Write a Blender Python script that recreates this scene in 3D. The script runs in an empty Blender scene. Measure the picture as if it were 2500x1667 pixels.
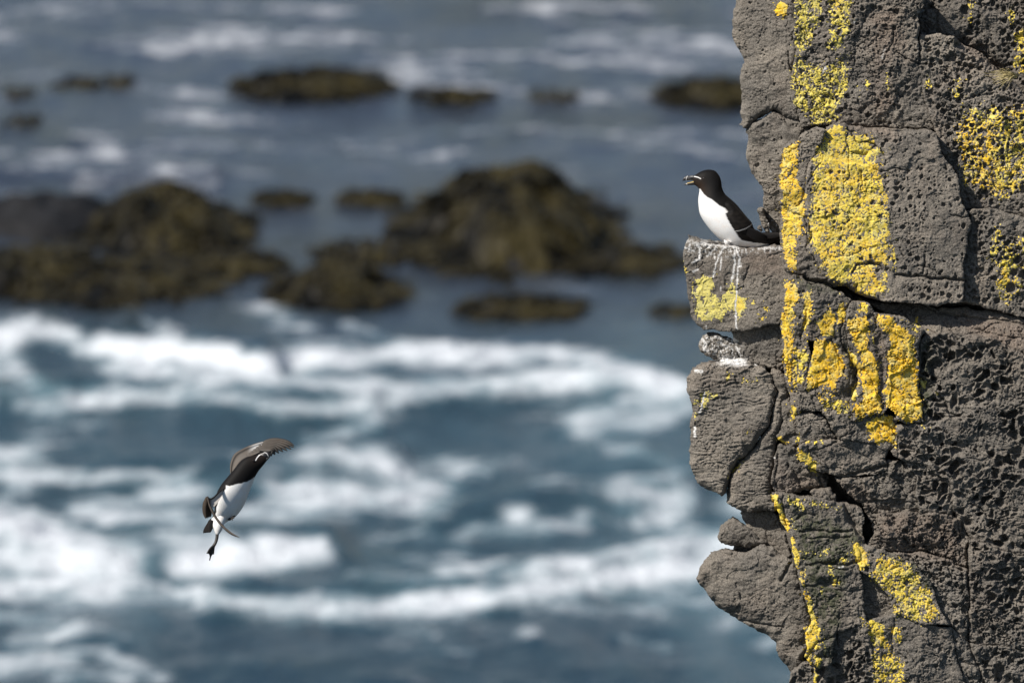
import bpy, math, random
import numpy as np
from mathutils import Matrix, Vector

# ------------------------------------------------------------------ camera, sky, sun, exposure
scene = bpy.context.scene
PITCH = math.radians(10.0)
CAM = np.array([0.0, 0.0, 17.0])
LENS, SENSOR, FOCUS = 400.0, 36.0, 35.6
cam_data = bpy.data.cameras.new("camera")
cam_data.lens = LENS; cam_data.sensor_width = SENSOR
cam_data.clip_start = 0.5; cam_data.clip_end = 20000
cam_data.dof.use_dof = True; cam_data.dof.focus_distance = FOCUS
cam_data.dof.aperture_fstop = 5.6
cam = bpy.data.objects.new("camera", cam_data)
scene.collection.objects.link(cam)
cam.location = CAM
cam.rotation_euler = (math.pi / 2 - PITCH, 0, 0)
scene.camera = cam

SUN_EL, SUN_AZ = math.radians(46), math.radians(236)     # azimuth clockwise from +Y: behind the camera, to the left
sun_dir = Vector((math.sin(SUN_AZ) * math.cos(SUN_EL), math.cos(SUN_AZ) * math.cos(SUN_EL), math.sin(SUN_EL)))
world = bpy.data.worlds.new("World"); scene.world = world; world.use_nodes = True
wn = world.node_tree; wn.nodes.clear()
sky = wn.nodes.new("ShaderNodeTexSky"); sky.sky_type = 'NISHITA'; sky.sun_disc = False
sky.sun_elevation = SUN_EL; sky.sun_rotation = SUN_AZ
sky.air_density = 1.0; sky.dust_density = 1.0; sky.ozone_density = 1.0
bg = wn.nodes.new("ShaderNodeBackground"); bg.inputs[1].default_value = 0.074
wo = wn.nodes.new("ShaderNodeOutputWorld")
wn.links.new(sky.outputs[0], bg.inputs[0]); wn.links.new(bg.outputs[0], wo.inputs[0])
sl = bpy.data.lights.new("sun", 'SUN'); sl.energy = 5.0; sl.angle = math.radians(0.53); sl.color = (1.0, 0.94, 0.86)
so = bpy.data.objects.new("sun", sl); scene.collection.objects.link(so)
so.rotation_euler = sun_dir.to_track_quat('Z', 'Y').to_euler()
so.location = (-20, -20, 60)

vs = scene.view_settings
vs.view_transform = 'Standard'; vs.look = 'None'; vs.exposure = 0.26; vs.gamma = 1.0; vs.use_curve_mapping = False
scene.cycles.use_denoising = True
scene.cycles.max_bounces = 6; scene.cycles.diffuse_bounces = 3; scene.cycles.glossy_bounces = 3
scene.cycles.transmission_bounces = 2; scene.cycles.caustics_reflective = False; scene.cycles.caustics_refractive = False
scene.cycles.sample_clamp_indirect = 4.0

# ------------------------------------------------------------------ frame of the cliff: picture-like axes at the focus distance
K = SENSOR / LENS * FOCUS / 2500.0             # metres per photo pixel at the focus distance
RIGHT = np.array([1.0, 0, 0])
FWD = np.array([0, math.cos(PITCH), -math.sin(PITCH)])
UP = np.array([0, math.sin(PITCH), math.cos(PITCH)])
def w3(px, py, W, Wref=0.0):
    px = np.asarray(px, float); py = np.asarray(py, float); W = np.asarray(W, float)
    s = K * (1 + Wref / FOCUS)
    U = (px - 1250.0) * s; V = (833.5 - py) * s
    return CAM + U[..., None] * RIGHT + V[..., None] * UP + (FOCUS + W)[..., None] * FWD
Z3 = 2352 / 860.0
def R3(*p): return [(1640 + x / Z3, y / Z3) for x, y in p]
def R4(*p): return [(1640 + x / Z3, 550 + y / Z3) for x, y in p]
def R5(*p): return [(1640 + x / Z3, 1094 + y / Z3) for x, y in p]
def R1(*p): return [(1640 + x / 6.03, 380 + y / 6.03) for x, y in p]
def R2(*p): return [(470 + x / 4.611, 1050 + y / 4.611) for x, y in p]
def VV(*p): return [(x * 1.06293, y * 1.06293) for x, y in p]

# ------------------------------------------------------------------ noise
def _h(ix, iy, seed):
    h = (ix.astype(np.int64) * 374761393 + iy.astype(np.int64) * 668265263 + seed * 974634533) & 0xffffffff
    h = ((h ^ (h >> 13)) * 1274126177) & 0xffffffff
    h = ((h ^ (h >> 16)) * 2246822519) & 0xffffffff
    return ((h ^ (h >> 15)) & 0xffffff) / float(0xffffff)
_GC = np.cos(np.arange(256) / 256 * 6.2831853); _GS = np.sin(np.arange(256) / 256 * 6.2831853)
def gnoise(x, y, seed=0):
    ix = np.floor(x); iy = np.floor(y); fx = x - ix; fy = y - iy
    u = fx * fx * fx * (fx * (fx * 6 - 15) + 10); v = fy * fy * fy * (fy * (fy * 6 - 15) + 10)
    jx = ix.astype(np.int64) * 374761393 + seed * 974634533; jy = iy.astype(np.int64) * 668265263
    def g(dx, dy):
        h = (jx + jy + (dx * 374761393 + dy * 668265263)) & 0xffffffff
        h = ((h ^ (h >> 13)) * 1274126177) & 0xffffffff
        a = (h ^ (h >> 16)) & 255
        return _GC[a] * (fx - dx) + _GS[a] * (fy - dy)
    n0 = g(0, 0) * (1 - u) + g(1, 0) * u; n1 = g(0, 1) * (1 - u) + g(1, 1) * u
    return (n0 * (1 - v) + n1 * v) * 1.6
def fbm(x, y, seed=0, octv=4, gain=0.5):
    s = 0; a = 1; t = 0
    for o in range(octv):
        s = s + a * gnoise(x * 2 ** o + o * 17.3, y * 2 ** o - o * 9.1, seed + o * 31); t += a * a; a *= gain
    return s / math.sqrt(t)
def worley(x, y, seed=0, jit=0.85):
    ix = np.floor(x); iy = np.floor(y)
    f1 = np.full(x.shape, 9.0); f2 = f1.copy(); idn = np.zeros(x.shape)
    for dx in (-1, 0, 1):
        for dy in (-1, 0, 1):
            cx = ix + dx; cy = iy + dy
            px = cx + .5 + (_h(cx, cy, seed) - .5) * jit; py = cy + .5 + (_h(cx, cy, seed + 7) - .5) * jit
            d = np.hypot(px - x, py - y)
            near = d < f1
            f2 = np.where(near, f1, np.minimum(f2, d)); f1 = np.where(near, d, f1)
            idn = np.where(near, _h(cx, cy, seed + 13), idn)
    return f1, f2, idn
def sstep(a, b, x):
    t = np.clip((x - a) / (b - a), 0, 1); return t * t * (3 - 2 * t)
def unif(n): return 1 / (1 + np.exp(-3.6 * n))
def chaikin(poly, n=1):
    p = np.array(poly, float)
    for _ in range(n):
        q = np.roll(p, -1, 0); a = p * .78 + q * .22; b = p * .22 + q * .78
        p = np.stack([a, b], 1).reshape(-1, 2)
    return p
def polydist(X, Y, poly):
    p = np.array(poly, float); q = np.roll(p, -1, 0)
    best = np.full(X.shape, 1e18); inside = np.zeros(X.shape, bool)
    for (ax, ay), (bx, by) in zip(p, q):
        dx, dy = bx - ax, by - ay; L = dx * dx + dy * dy + 1e-12
        t = np.clip(((X - ax) * dx + (Y - ay) * dy) / L, 0, 1)
        best = np.minimum(best, (X - ax - t * dx) ** 2 + (Y - ay - t * dy) ** 2)
        if by != ay:
            inside ^= ((ay > Y) != (by > Y)) & (X < (bx - ax) * (Y - ay) / (by - ay) + ax)
    d = np.sqrt(best)
    return np.where(inside, d, -d)
def linedist(X, Y, pts):
    best = np.full(X.shape, 1e18)
    if len(pts) == 1: return np.hypot(X - pts[0][0], Y - pts[0][1])
    for (ax, ay), (bx, by) in zip(pts[:-1], pts[1:]):
        dx, dy = bx - ax, by - ay; L = dx * dx + dy * dy + 1e-12
        t = np.clip(((X - ax) * dx + (Y - ay) * dy) / L, 0, 1)
        best = np.minimum(best, (X - ax - t * dx) ** 2 + (Y - ay - t * dy) ** 2)
    return np.sqrt(best)

# ------------------------------------------------------------------ object helpers
def tag(o, label=None, cat=None, group=None, kind=None):
    if label: o["label"] = label
    if cat: o["category"] = cat
    if group: o["group"] = group
    if kind: o["kind"] = kind
    return o
def empty(name, loc):
    o = bpy.data.objects.new(name, None); scene.collection.objects.link(o)
    o.location = tuple(loc); o.empty_display_size = 0.1
    return o
def build(name, verts, faces, mat, parent=None, origin=None, attrs=None, smooth=True):
    """one mesh object from world coordinates; faces: (n,4) / (n,3) int array or a list"""
    v = np.asarray(verts, float)
    if origin is None:
        origin = np.array(parent.location) if parent is not None else v.mean(0)
        if parent is not None and parent.parent is not None:
            origin = np.array(parent.parent.location) + np.array(parent.location)
    v = v - origin
    me = bpy.data.meshes.new(name)
    if isinstance(faces, np.ndarray):
        n, k = faces.shape
        me.vertices.add(len(v)); me.vertices.foreach_set("co", v.astype(np.float32).ravel())
        me.loops.add(n * k); me.loops.foreach_set("vertex_index", faces.astype(np.int32).ravel())
        me.polygons.add(n); me.polygons.foreach_set("loop_start", np.arange(0, n * k, k, dtype=np.int32))
        me.update(calc_edges=True)
    else:
        me.from_pydata([tuple(p) for p in v], [], [tuple(int(i) for i in f) for f in faces]); me.update()
    me.polygons.foreach_set("use_smooth", np.full(len(me.polygons), smooth, dtype=bool))
    for k_, a in (attrs or {}).items():
        a = np.asarray(a, np.float32)
        if a.ndim == 1:
            me.attributes.new(k_, 'FLOAT', 'POINT').data.foreach_set("value", a)
        else:
            c = np.ones((len(a), 4), np.float32); c[:, :3] = a[:, :3]
            me.attributes.new(k_, 'FLOAT_COLOR', 'POINT').data.foreach_set("color", c.ravel())
    me.materials.append(mat)
    o = bpy.data.objects.new(name, me); scene.collection.objects.link(o)
    if parent is not None: o.parent = parent
    else: o.location = tuple(origin)
    return o

# ------------------------------------------------------------------ material helpers
class NT:
    def __init__(s, name):
        s.m = bpy.data.materials.new(name); s.m.use_nodes = True
        s.t = s.m.node_tree; s.t.nodes.clear()
        s.out = s.n("ShaderNodeOutputMaterial"); s.bsdf = s.n("ShaderNodeBsdfPrincipled")
        s.t.links.new(s.bsdf.outputs[0], s.out.inputs[0])
        s.tc = s.n("ShaderNodeTexCoord")
    def n(s, t): return s.t.nodes.new(t)
    def put(s, sock, v):
        if isinstance(v, bpy.types.NodeSocket): s.t.links.new(v, sock)
        elif isinstance(v, (tuple, list)) and len(v) == 3 and sock.type == 'RGBA': sock.default_value = (*v, 1)
        else: sock.default_value = v
    def set(s, **k):
        for a, v in k.items(): s.put(s.bsdf.inputs[a.replace("_", " ")], v)
    def attr(s, name, col=False):
        a = s.n("ShaderNodeAttribute"); a.attribute_name = name
        return a.outputs["Color" if col else "Fac"]
    def noise(s, scale, detail=4, rough=.55, vec=None, stretch=None, dist=0):
        q = s.n("ShaderNodeTexNoise"); q.inputs["Scale"].default_value = scale
        q.inputs["Detail"].default_value = detail; q.inputs["Roughness"].default_value = rough
        q.inputs["Distortion"].default_value = dist
        v = vec or s.tc.outputs["Object"]
        if stretch:
            mp = s.n("ShaderNodeMapping"); mp.inputs["Scale"].default_value = stretch
            s.t.links.new(v, mp.inputs[0]); v = mp.outputs[0]
        s.t.links.new(v, q.inputs["Vector"]); return q.outputs["Fac"]
    def math(s, op, a, b=0.0, clamp=False):
        q = s.n("ShaderNodeMath"); q.operation = op; q.use_clamp = clamp
        s.put(q.inputs[0], a); s.put(q.inputs[1], b); return q.outputs[0]
    def ramp(s, f, lo, hi, a=0.0, b=1.0):
        q = s.n("ShaderNodeMapRange"); q.interpolation_type = 'SMOOTHSTEP'
        s.put(q.inputs[0], f); q.inputs[1].default_value = lo; q.inputs[2].default_value = hi
        q.inputs[3].default_value = a; q.inputs[4].default_value = b; return q.outputs[0]
    def mix(s, f, a, b, mode='MIX'):
        q = s.n("ShaderNodeMix"); q.data_type = 'RGBA'; q.blend_type = mode
        s.put(q.inputs[0], f); s.put(q.inputs[6], a); s.put(q.inputs[7], b); return q.outputs[2]
    def bump(s, h, dist, strength=1.0):
        q = s.n("ShaderNodeBump"); q.inputs["Distance"].default_value = dist; q.inputs["Strength"].default_value = strength
        s.t.links.new(h, q.inputs["Height"]); s.t.links.new(q.outputs[0], s.bsdf.inputs["Normal"])

def rock_material():
    s = NT("basalt")
    n1 = s.noise(7, 5); n2 = s.noise(38, 5, .6); n3 = s.noise(260, 4, .7); n4 = s.noise(3.1, 3)
    c = s.mix(s.ramp(n1, .35, .68), (.112, .099, .083), (.215, .186, .150))
    c = s.mix(s.math('MULTIPLY', s.attr("brown"), s.ramp(n2, .3, .7, .5, 1.0)), c, (.165, .108, .075))
    c = s.mix(s.ramp(n4, .5, .7, 0, .45), c, (.100, .097, .090))
    tn = s.attr('tone'); tc_ = s.n('ShaderNodeCombineColor')
    for i_ in range(3): s.put(tc_.inputs[i_], tn)
    c = s.mix(1.0, c, tc_.outputs[0], 'MULTIPLY')
    c = s.mix(s.ramp(n2, .52, .75, 0, .5), c, (.215, .195, .168))
    c = s.mix(s.ramp(n3, .34, .66, 0, 1), s.mix(.62, c, (.022, .020, .018)), s.mix(.30, c, (.34, .31, .27)))
    mo = s.math('MULTIPLY', s.attr("moss"), s.ramp(s.noise(60, 4, .65), .36, .6))
    c = s.mix(s.math('MULTIPLY', mo, .85), c, (.045, .052, .026))
    gu = s.math('MULTIPLY', s.attr("guano"), s.ramp(s.noise(170, 3, .7), .28, .5, .35, 1.0))
    c = s.mix(gu, c, (.70, .69, .67))
    s.set(Base_Color=c, Roughness=.88, Specular_IOR_Level=.28)
    s.bump(s.math('ADD', s.noise(330, 5, .7), s.math('MULTIPLY', n2, .6)), .0022, .9)
    return s.m
def lichen_material():
    s = NT("lichen")
    n1 = s.noise(16, 4); n2 = s.noise(95, 4, .65); n3 = s.noise(420, 3, .7)
    o = s.math('ADD', s.attr("orange"), s.math('MULTIPLY', s.math('SUBTRACT', n1, .5), 1.4))
    c = s.mix(s.ramp(o, .15, .75), (.78, .59, .040), (.84, .49, .006))
    vo = s.n("ShaderNodeTexVoronoi"); vo.inputs["Scale"].default_value = 52; vo.inputs["Randomness"].default_value = 1
    mpv = s.n("ShaderNodeVectorMath"); mpv.operation = 'ADD'
    nv = s.n("ShaderNodeTexNoise"); nv.inputs["Scale"].default_value = 70
    s.t.links.new(s.tc.outputs["Object"], nv.inputs["Vector"])
    sc_ = s.n("ShaderNodeVectorMath"); sc_.operation = 'SCALE'; sc_.inputs["Scale"].default_value = .018
    s.t.links.new(nv.outputs["Color"], sc_.inputs[0]); s.t.links.new(s.tc.outputs["Object"], mpv.inputs[0]); s.t.links.new(sc_.outputs[0], mpv.inputs[1])
    s.t.links.new(mpv.outputs[0], vo.inputs["Vector"])
    c = s.mix(s.ramp(vo.outputs["Distance"], .40, .78, 0, .32), c, (.66, .58, .19))
    c = s.mix(s.attr("pale"), c, (.56, .50, .15))
    c = s.mix(s.ramp(n2, .50, .66, 0, .75), c, s.mix(.55, c, (.66, .60, .24)))
    c = s.mix(s.ramp(n2, .32, .45, .7, 0), c, (.27, .25, .17))
    c = s.mix(s.ramp(s.noise(34, 4, .6), .52, .64, 0, .55), c, (.60, .55, .24))
    c = s.mix(s.ramp(n3, .36, .50, .8, 0), c, (.16, .145, .11))
    s.set(Base_Color=c, Roughness=.92, Specular_IOR_Level=.15)
    s.bump(s.math('ADD', n3, n2), .0009, .8)
    return s.m
def plumage_material(name="plumage"):
    s = NT(name)
    n = s.noise(900, 3, .6, stretch=(1, 1, .35)); n2 = s.noise(60, 4)
    c = s.attr("col", True)
    c = s.mix(s.ramp(n, .35, .65, .28, 0), c, s.mix(1.0, c, (.55, .52, .5), 'MULTIPLY'))
    c = s.mix(s.ramp(n2, .45, .7, 0, .3), c, s.mix(1.0, c, (1.0, .86, .74), 'MULTIPLY'))
    s.set(Base_Color=c, Roughness=.62, Specular_IOR_Level=.13, Sheen_Weight=.01, Sheen_Roughness=.4)
    s.bump(n, .0007, .7)
    return s.m
def horn_material():
    s = NT("horn"); s.set(Base_Color=s.attr("col", True), Roughness=.38, Specular_IOR_Level=.5); return s.m
def plain(name, col, rough=.6, spec=.4, nscale=40, var=.35, bump=.0):
    s = NT(name); n = s.noise(nscale, 4)
    s.set(Base_Color=s.mix(s.ramp(n, .3, .7), tuple(x * (1 - var) for x in col), tuple(min(1, x * (1 + var)) for x in col)), Roughness=rough, Specular_IOR_Level=spec)
    if bump: s.bump(s.noise(nscale * 6, 4, .65), bump)
    return s.m
def sea_material():
    s = NT("sea_water")
    fo = s.attr("foam"); te = s.attr("aerated"); sh = s.attr("far_sheen")
    n1 = s.noise(1.7, 6, .62, stretch=(.55, .75, 1), dist=.6); n2 = s.noise(8.5, 5, .68, stretch=(.32, .55, 1), dist=.6)
    deep = s.mix(sh, (.010, .029, .045), (.035, .046, .070))  # paler far tone: sky reflection painted into the water colour
    deep = s.mix(s.attr('weed'), deep, (.017, .0155, .008))
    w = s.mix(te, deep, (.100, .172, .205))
    nn = s.math('ADD', s.math('MULTIPLY', n1, .42), s.math('MULTIPLY', n2, .58))
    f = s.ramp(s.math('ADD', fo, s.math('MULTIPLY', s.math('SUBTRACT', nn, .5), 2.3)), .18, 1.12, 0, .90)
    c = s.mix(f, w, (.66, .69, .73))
    s.set(Base_Color=c, Roughness=s.ramp(f, 0, .6, .16, .75), IOR=1.333, Specular_IOR_Level=s.ramp(f, 0, .7, .5, .2))
    s.bump(s.math('ADD', s.noise(3.2, 5, .6, stretch=(.8, .55, 1)), s.math('MULTIPLY', s.noise(14, 3, .6), .22)), .16, .8)
    return s.m
M = dict(rock=rock_material(), lichen=lichen_material(), feather=plumage_material(), horn=horn_material(), sea=sea_material(),
         foot=plain("web_skin", (.035, .030, .027), .5, .4, 300, .4), eye=plain("eye", (.012, .007, .005), .08, .6),
         kelp=plain("kelp", (.0205, .0165, .0056), .5, .2, 1.6, .95), wetrock=plain("wet_rock", (.016, .016, .017), .75, .15, 5, .4, .02),
         grass=plain("dry_grass", (.40, .33, .15), .7, .3, 60, .3), earth=plain("soil", (.09, .055, .025), .9, .2, 60, .4, .002))

# ------------------------------------------------------------------ sea
TAN = SENSOR / LENS / 2
def project(x, y, z=0.0):
    dx = x - CAM[0]; dy = y - CAM[1]; dz = z - CAM[2]
    f = dy * FWD[1] + dz * FWD[2]; u = dx; v = dy * UP[1] + dz * UP[2]
    f = np.where(f < 1, 1, f)
    return 1250 + u / f / TAN * 1250, 833.5 - v / f / TAN * 1250
def ground(px, py, z=0.0):
    a = (px - 1250) / 1250 * TAN; b = (833.5 - py) / 1250 * TAN
    d = FWD + a * RIGHT + b * UP
    t = (z - CAM[2]) / d[2]
    return CAM + t * d

FOAM_SHEEN = [  # (points in the 2352-wide view of the photo, half width, strength); faint upper strokes paint sky reflection
 ([(0,775),(45,765)],28,1.0),([(80,762),(150,775),(215,808)],20,.95),([(0,820),(40,860),(75,905)],26,.8),
 ([(235,800),(300,805),(400,815),(500,830),(600,850)],27,1.15),([(300,840),(450,860),(600,870)],26,.8),
 ([(600,830),(800,828),(1000,812),(1130,812),(1300,825),(1420,852),(1560,890)],22,.95),([(560,870),(760,876),(930,892),(1120,890),(1320,868),(1540,905)],22,.72),
 ([(700,800),(880,790),(1000,795)],14,.5),
 ([(0,905),(160,905),(300,880)],20,.6),([(0,935),(110,950),(210,915),(450,905),(650,938),(860,935),(1010,910)],16,.72),([(20,945),(60,950)],18,.6),
 ([(1370,975),(1480,970),(1585,945)],24,.9),([(1430,935),(1580,915)],14,.6),([(1330,1000),(1420,990)],10,.5),
 ([(700,1010),(800,990),(850,962)],18,.7),([(725,1035),(810,1050)],22,.62),([(840,1055),(910,1105),(985,1135)],28,.78),([(950,1010),(1010,1000)],10,.35),
 ([(620,1130),(760,1120),(850,1135)],16,.6),([(660,1165),(900,1150),(1010,1160)],22,.72),([(580,1185),(800,1190)],14,.5),
 ([(1010,1080),(1110,1088)],14,.5),([(1395,1020),(1490,1045),(1545,1082)],18,.5),([(1440,1110),(1500,1130),(1590,1165)],20,.62),([(1205,1190)],24,.95),
 ([(1090,1235),(1260,1212),(1330,1190)],18,.68),([(960,1225),(1060,1240)],16,.55),([(1240,1110),(1300,1100)],12,.4),([(1480,1195),(1590,1180)],16,.5),
 ([(0,1045),(70,1030)],22,.55),([(0,1088),(200,1088),(420,1102)],12,.62),([(0,1130),(60,1120)],16,.5),([(200,1170),(350,1140),(470,1130)],16,.62),([(240,1195),(420,1182)],14,.6),([(500,1190),(600,1170)],14,.5),
 ([(0,1195),(60,1215),(120,1265),(210,1292)],42,1.0),([(0,1290),(260,1305)],36,1.0),([(0,1350),(260,1352)],26,.95),([(430,1300),(600,1288),(760,1270)],24,1.1),([(650,1248),(765,1252)],20,1.0),
 ([(260,1352),(500,1372),(700,1392)],20,.9),([(600,1392),(900,1392),(1100,1374),(1300,1352),(1500,1318),(1640,1292)],25,.95),([(1000,1325),(1200,1312),(1400,1282),(1610,1240)],20,.82),([(940,1292),(1110,1270)],14,.5),([(1420,1265),(1600,1255)],16,.7),
 ([(380,1238),(560,1250)],12,.45),([(830,1260),(930,1240)],12,.45),([(800,1320),(960,1330)],12,.5),
 ([(0,1420),(110,1430)],14,.55),([(50,1475),(180,1450)],22,.72),([(0,1525),(150,1512)],32,.72),([(140,1560),(290,1560)],18,.6),([(250,1510),(320,1535),(380,1566)],12,.65),([(110,1430),(300,1470)],14,.42),([(180,1500),(250,1490)],14,.5),
 ([(1440,1462),(1510,1490)],9,.55),([(1030,1490),(1080,1495)],9,.4),([(1280,1400),(1520,1405)],14,.42),([(560,1440),(700,1430)],10,.35),([(820,1440),(1000,1450)],8,.3),([(520,1510),(620,1530)],9,.35),([(1200,1450),(1260,1460)],10,.35),
 ([(0,70),(200,30),(260,40)],16,.34),([(320,10),(530,62)],14,.46),([(380,122),(600,130)],14,.4),([(700,80),(950,142)],16,.42),([(540,100),(770,110)],14,.42),([(800,140),(1010,200),(1210,200)],12,.34),  # pale upper streaks: reflected sky drawn in as faint foam
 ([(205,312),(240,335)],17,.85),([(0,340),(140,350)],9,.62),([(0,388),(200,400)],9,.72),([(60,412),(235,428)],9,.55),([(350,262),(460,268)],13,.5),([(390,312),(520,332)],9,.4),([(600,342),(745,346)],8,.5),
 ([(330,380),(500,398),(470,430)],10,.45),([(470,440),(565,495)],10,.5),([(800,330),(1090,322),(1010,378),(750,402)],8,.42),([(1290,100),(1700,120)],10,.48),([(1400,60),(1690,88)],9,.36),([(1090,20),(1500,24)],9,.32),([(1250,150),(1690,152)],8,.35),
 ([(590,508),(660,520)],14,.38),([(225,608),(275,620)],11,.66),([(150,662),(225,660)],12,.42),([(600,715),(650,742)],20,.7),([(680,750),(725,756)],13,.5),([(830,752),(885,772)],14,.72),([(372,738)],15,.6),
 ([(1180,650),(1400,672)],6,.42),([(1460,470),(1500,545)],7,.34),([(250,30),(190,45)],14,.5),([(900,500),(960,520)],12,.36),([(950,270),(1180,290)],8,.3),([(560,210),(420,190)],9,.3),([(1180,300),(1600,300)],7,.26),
]
RIDGE = [([(-200,800),(230,795),(620,835)],22,.24),([(-100,925),(220,915),(650,945),(860,945)],26,.24),([(900,930),(1200,905),(1600,925)],24,.18),
 ([(-100,1270),(300,1300),(760,1265)],45,.2),([(500,1385),(1100,1365),(1650,1280)],34,.18),([(-100,1090),(450,1105),(900,1060)],30,.2),([(0,400),(500,410)],14,.08),([(1000,1210),(1600,1130)],30,.2)]
KR = [ # px, py (photo), width, depth on the water in px, height m, label, fronds, bare
 (765,212,290,52,.17,"olive kelp rock alone in the upper water, widest of the far ones",620,.2),
 (1100,238,150,16,.03,"thin strip of floating kelp right of the widest far rock",110,.3),
 (1735,235,200,50,.16,"kelp covered rock half hidden by the upper cliff",400,.2),
 (190,212,80,14,.03,"small dark weed clump in the far left water",60,.3),
 (290,202,34,12,.03,"tiny round weed clump right of the small far left one",30,.2),
 (50,232,46,12,.03,"tiny weed clump at the far left picture edge",34,.2),
 (50,302,70,16,.03,"faint low weed clump above the black boulder",50,.3),
 (1350,240,80,20,.02,"faint weed patch between the two far kelp rocks",36,.4),
 (95,545,330,110,.36,"black bare boulder at the left edge of the shallows",60,1.2),
 (390,565,330,130,.36,"tall brown kelp rock right of the black boulder",1000,.1),
 (70,675,300,104,.20,"wide kelp bank under the black boulder at the left edge",800,.2),
 (300,695,360,90,.14,"low kelp bank below the tall brown kelp rock",600,.35),
 (560,650,210,50,.10,"low kelp rock between the left bank and the orange brown one",320,.3),
 (1245,565,420,180,.60,"largest kelp rock, left of the perched bird",1900,.1),
 (1500,640,290,60,.10,"low kelp shelf running right from the largest rock",300,.3),
 (690,488,100,20,.03,"broken kelp patch between the left bank and the largest rock",130,.5),
 (905,490,110,24,.04,"kelp patch joining the left flank of the largest rock",200,.4),
 (900,620,210,44,.06,"low kelp patch below the left flank of the largest rock",160,.4),
 (815,712,245,74,.22,"orange brown kelp mound just above the breaking wave",700,.1),
 (1275,757,230,42,.11,"flat kelp mound above the surf near the ledge",420,.2),
 (1640,765,80,16,.03,"faint kelp patch beside the ledge block",50,.3),
 (20,945,100,24,.07,"small dark rock washed by foam at the left edge",60,1.0),
]
def axis(lo, hi, step, far_lo, far_hi):
    a = [lo]; s = step
    while a[0] > far_lo: s *= 1.35; a.insert(0, a[0] - s)
    b = list(np.arange(lo, hi, step))[1:]; s = step; c = [b[-1]]
    while c[-1] < far_hi: s *= 1.35; c.append(c[-1] + s)
    return np.array(a + b + c[1:])
gx = axis(-14, 14, .075, -6000, 6000); gy = axis(72, 134, .12, -3000, 14000)
SX, SY = np.meshgrid(gx, gy)
PX, PY = project(SX, SY)
def fold(a):
    t = np.mod(a, 3280.0); return np.where(t > 1640, 3280 - t, t)      # the surf goes on beyond the picture's edges
vx, vy = fold(PX / 1.06293), PY / 1.06293
core_m = (np.abs(SX) < 15) & (SY > 70) & (SY < 136)
Hh = np.zeros(SX.shape)
for pts, wd, ht in RIDGE:
    d = linedist(vx, vy, pts); Hh = np.maximum(Hh, ht * np.exp(-(d / wd) ** 2))
far_sheen = 1 - sstep(620, 1000, vy)  # far water mask: painted sky reflection, also calms the waves
calm = 1 - .5 * far_sheen
Hh = Hh + calm * (.085 * fbm(SX * .42, SY * .26, 71, 3) + .035 * fbm(SX * 1.5, SY * .9, 75, 3))
crest = np.exp(-(linedist(vx, vy, [(-100, 795), (220, 792), (420, 815)]) / 20) ** 2)
Hh = Hh + crest * .14 * np.abs(fbm(SX * 2.6, SY * 1.5, 91, 4, .6))
PX, PY = project(SX, SY, Hh); vx, vy = fold(PX / 1.06293), PY / 1.06293
foam = np.zeros(SX.shape)  # foam cover, plus the painted sky-reflection streaks of the upper sea
wx = vx + 40 * fbm(SX * .8, SY * .5, 5, 3) + 16 * fbm(SX * 3.0, SY * 1.6, 8, 2)
wy = vy + 9 * fbm(SX * .8, SY * .35, 6, 3) + 4.5 * fbm(SX * 2.4, SY * 1.4, 9, 2)
for pts, wd, st in FOAM_SHEEN:
    xs = [p[0] for p in pts]; ys = [p[1] for p in pts]; mg = wd * 3.2
    sel = (wx > min(xs) - mg * 1.6) & (wx < max(xs) + mg * 1.6) & (wy > min(ys) - mg) & (wy < max(ys) + mg) & core_m
    if not sel.any(): continue
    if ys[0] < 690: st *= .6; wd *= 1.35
    d = linedist(wx[sel] / 1.5, wy[sel], [(a / 1.5, b) for a, b in pts])
    foam[sel] = np.maximum(foam[sel], st * .92 * np.exp(-(d / (wd * 1.3)) ** 2))
outside = 1 - (1 - sstep(13, 15, np.abs(SX))) * sstep(-200, -60, vy) * (1 - sstep(1630, 1760, vy))
gen = sstep(.15, .9, fbm(SX * .16, SY * .055, 41, 4)) * np.exp(-np.maximum(0, np.hypot(SX, SY - 100) - 60) / 90)
foam = np.maximum(foam, gen * .8 * outside)
# fine lacy streaks everywhere
lace = sstep(.15, 1.0, fbm(SX * .6, SY * .55, 51, 5, .62))
near = sstep(560, 900, vy)
mid = sstep(840, 960, vy) * (1 - sstep(1400, 1500, vy))
far = 1 - sstep(380, 560, vy)  # upper sea, where streaks of reflected sky are painted into the foam mask
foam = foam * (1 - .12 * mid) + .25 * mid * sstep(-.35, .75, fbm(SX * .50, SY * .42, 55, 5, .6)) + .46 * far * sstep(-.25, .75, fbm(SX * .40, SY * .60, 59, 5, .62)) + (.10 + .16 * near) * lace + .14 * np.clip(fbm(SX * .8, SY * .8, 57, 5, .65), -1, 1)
near = sstep(560, 900, vy)
aer = np.clip(near * (.18 + .85 * sstep(.12, .7, foam) + .35 * sstep(.0, .8, fbm(SX * .45, SY * .1, 61, 4))) - .2 * sstep(1380, 1500, vy), 0, 1) * .9
aer = np.maximum(aer, .10 * lace)
Hh = Hh + .07 * np.clip(foam, 0, 1.1) * (fbm(SX * 3.0, SY * 2.0, 81, 4, .65) + .35)
Hh = Hh * np.clip(1.5 - np.hypot(SX * .5, SY - 103) / 200, 0, 1)
weed = np.zeros(SX.shape)
ex_ = PX + 60 * fbm(SX * .9, SY * .6, 63, 3); ey_ = PY + 16 * fbm(SX * .9, SY * .6, 65, 3)
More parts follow.
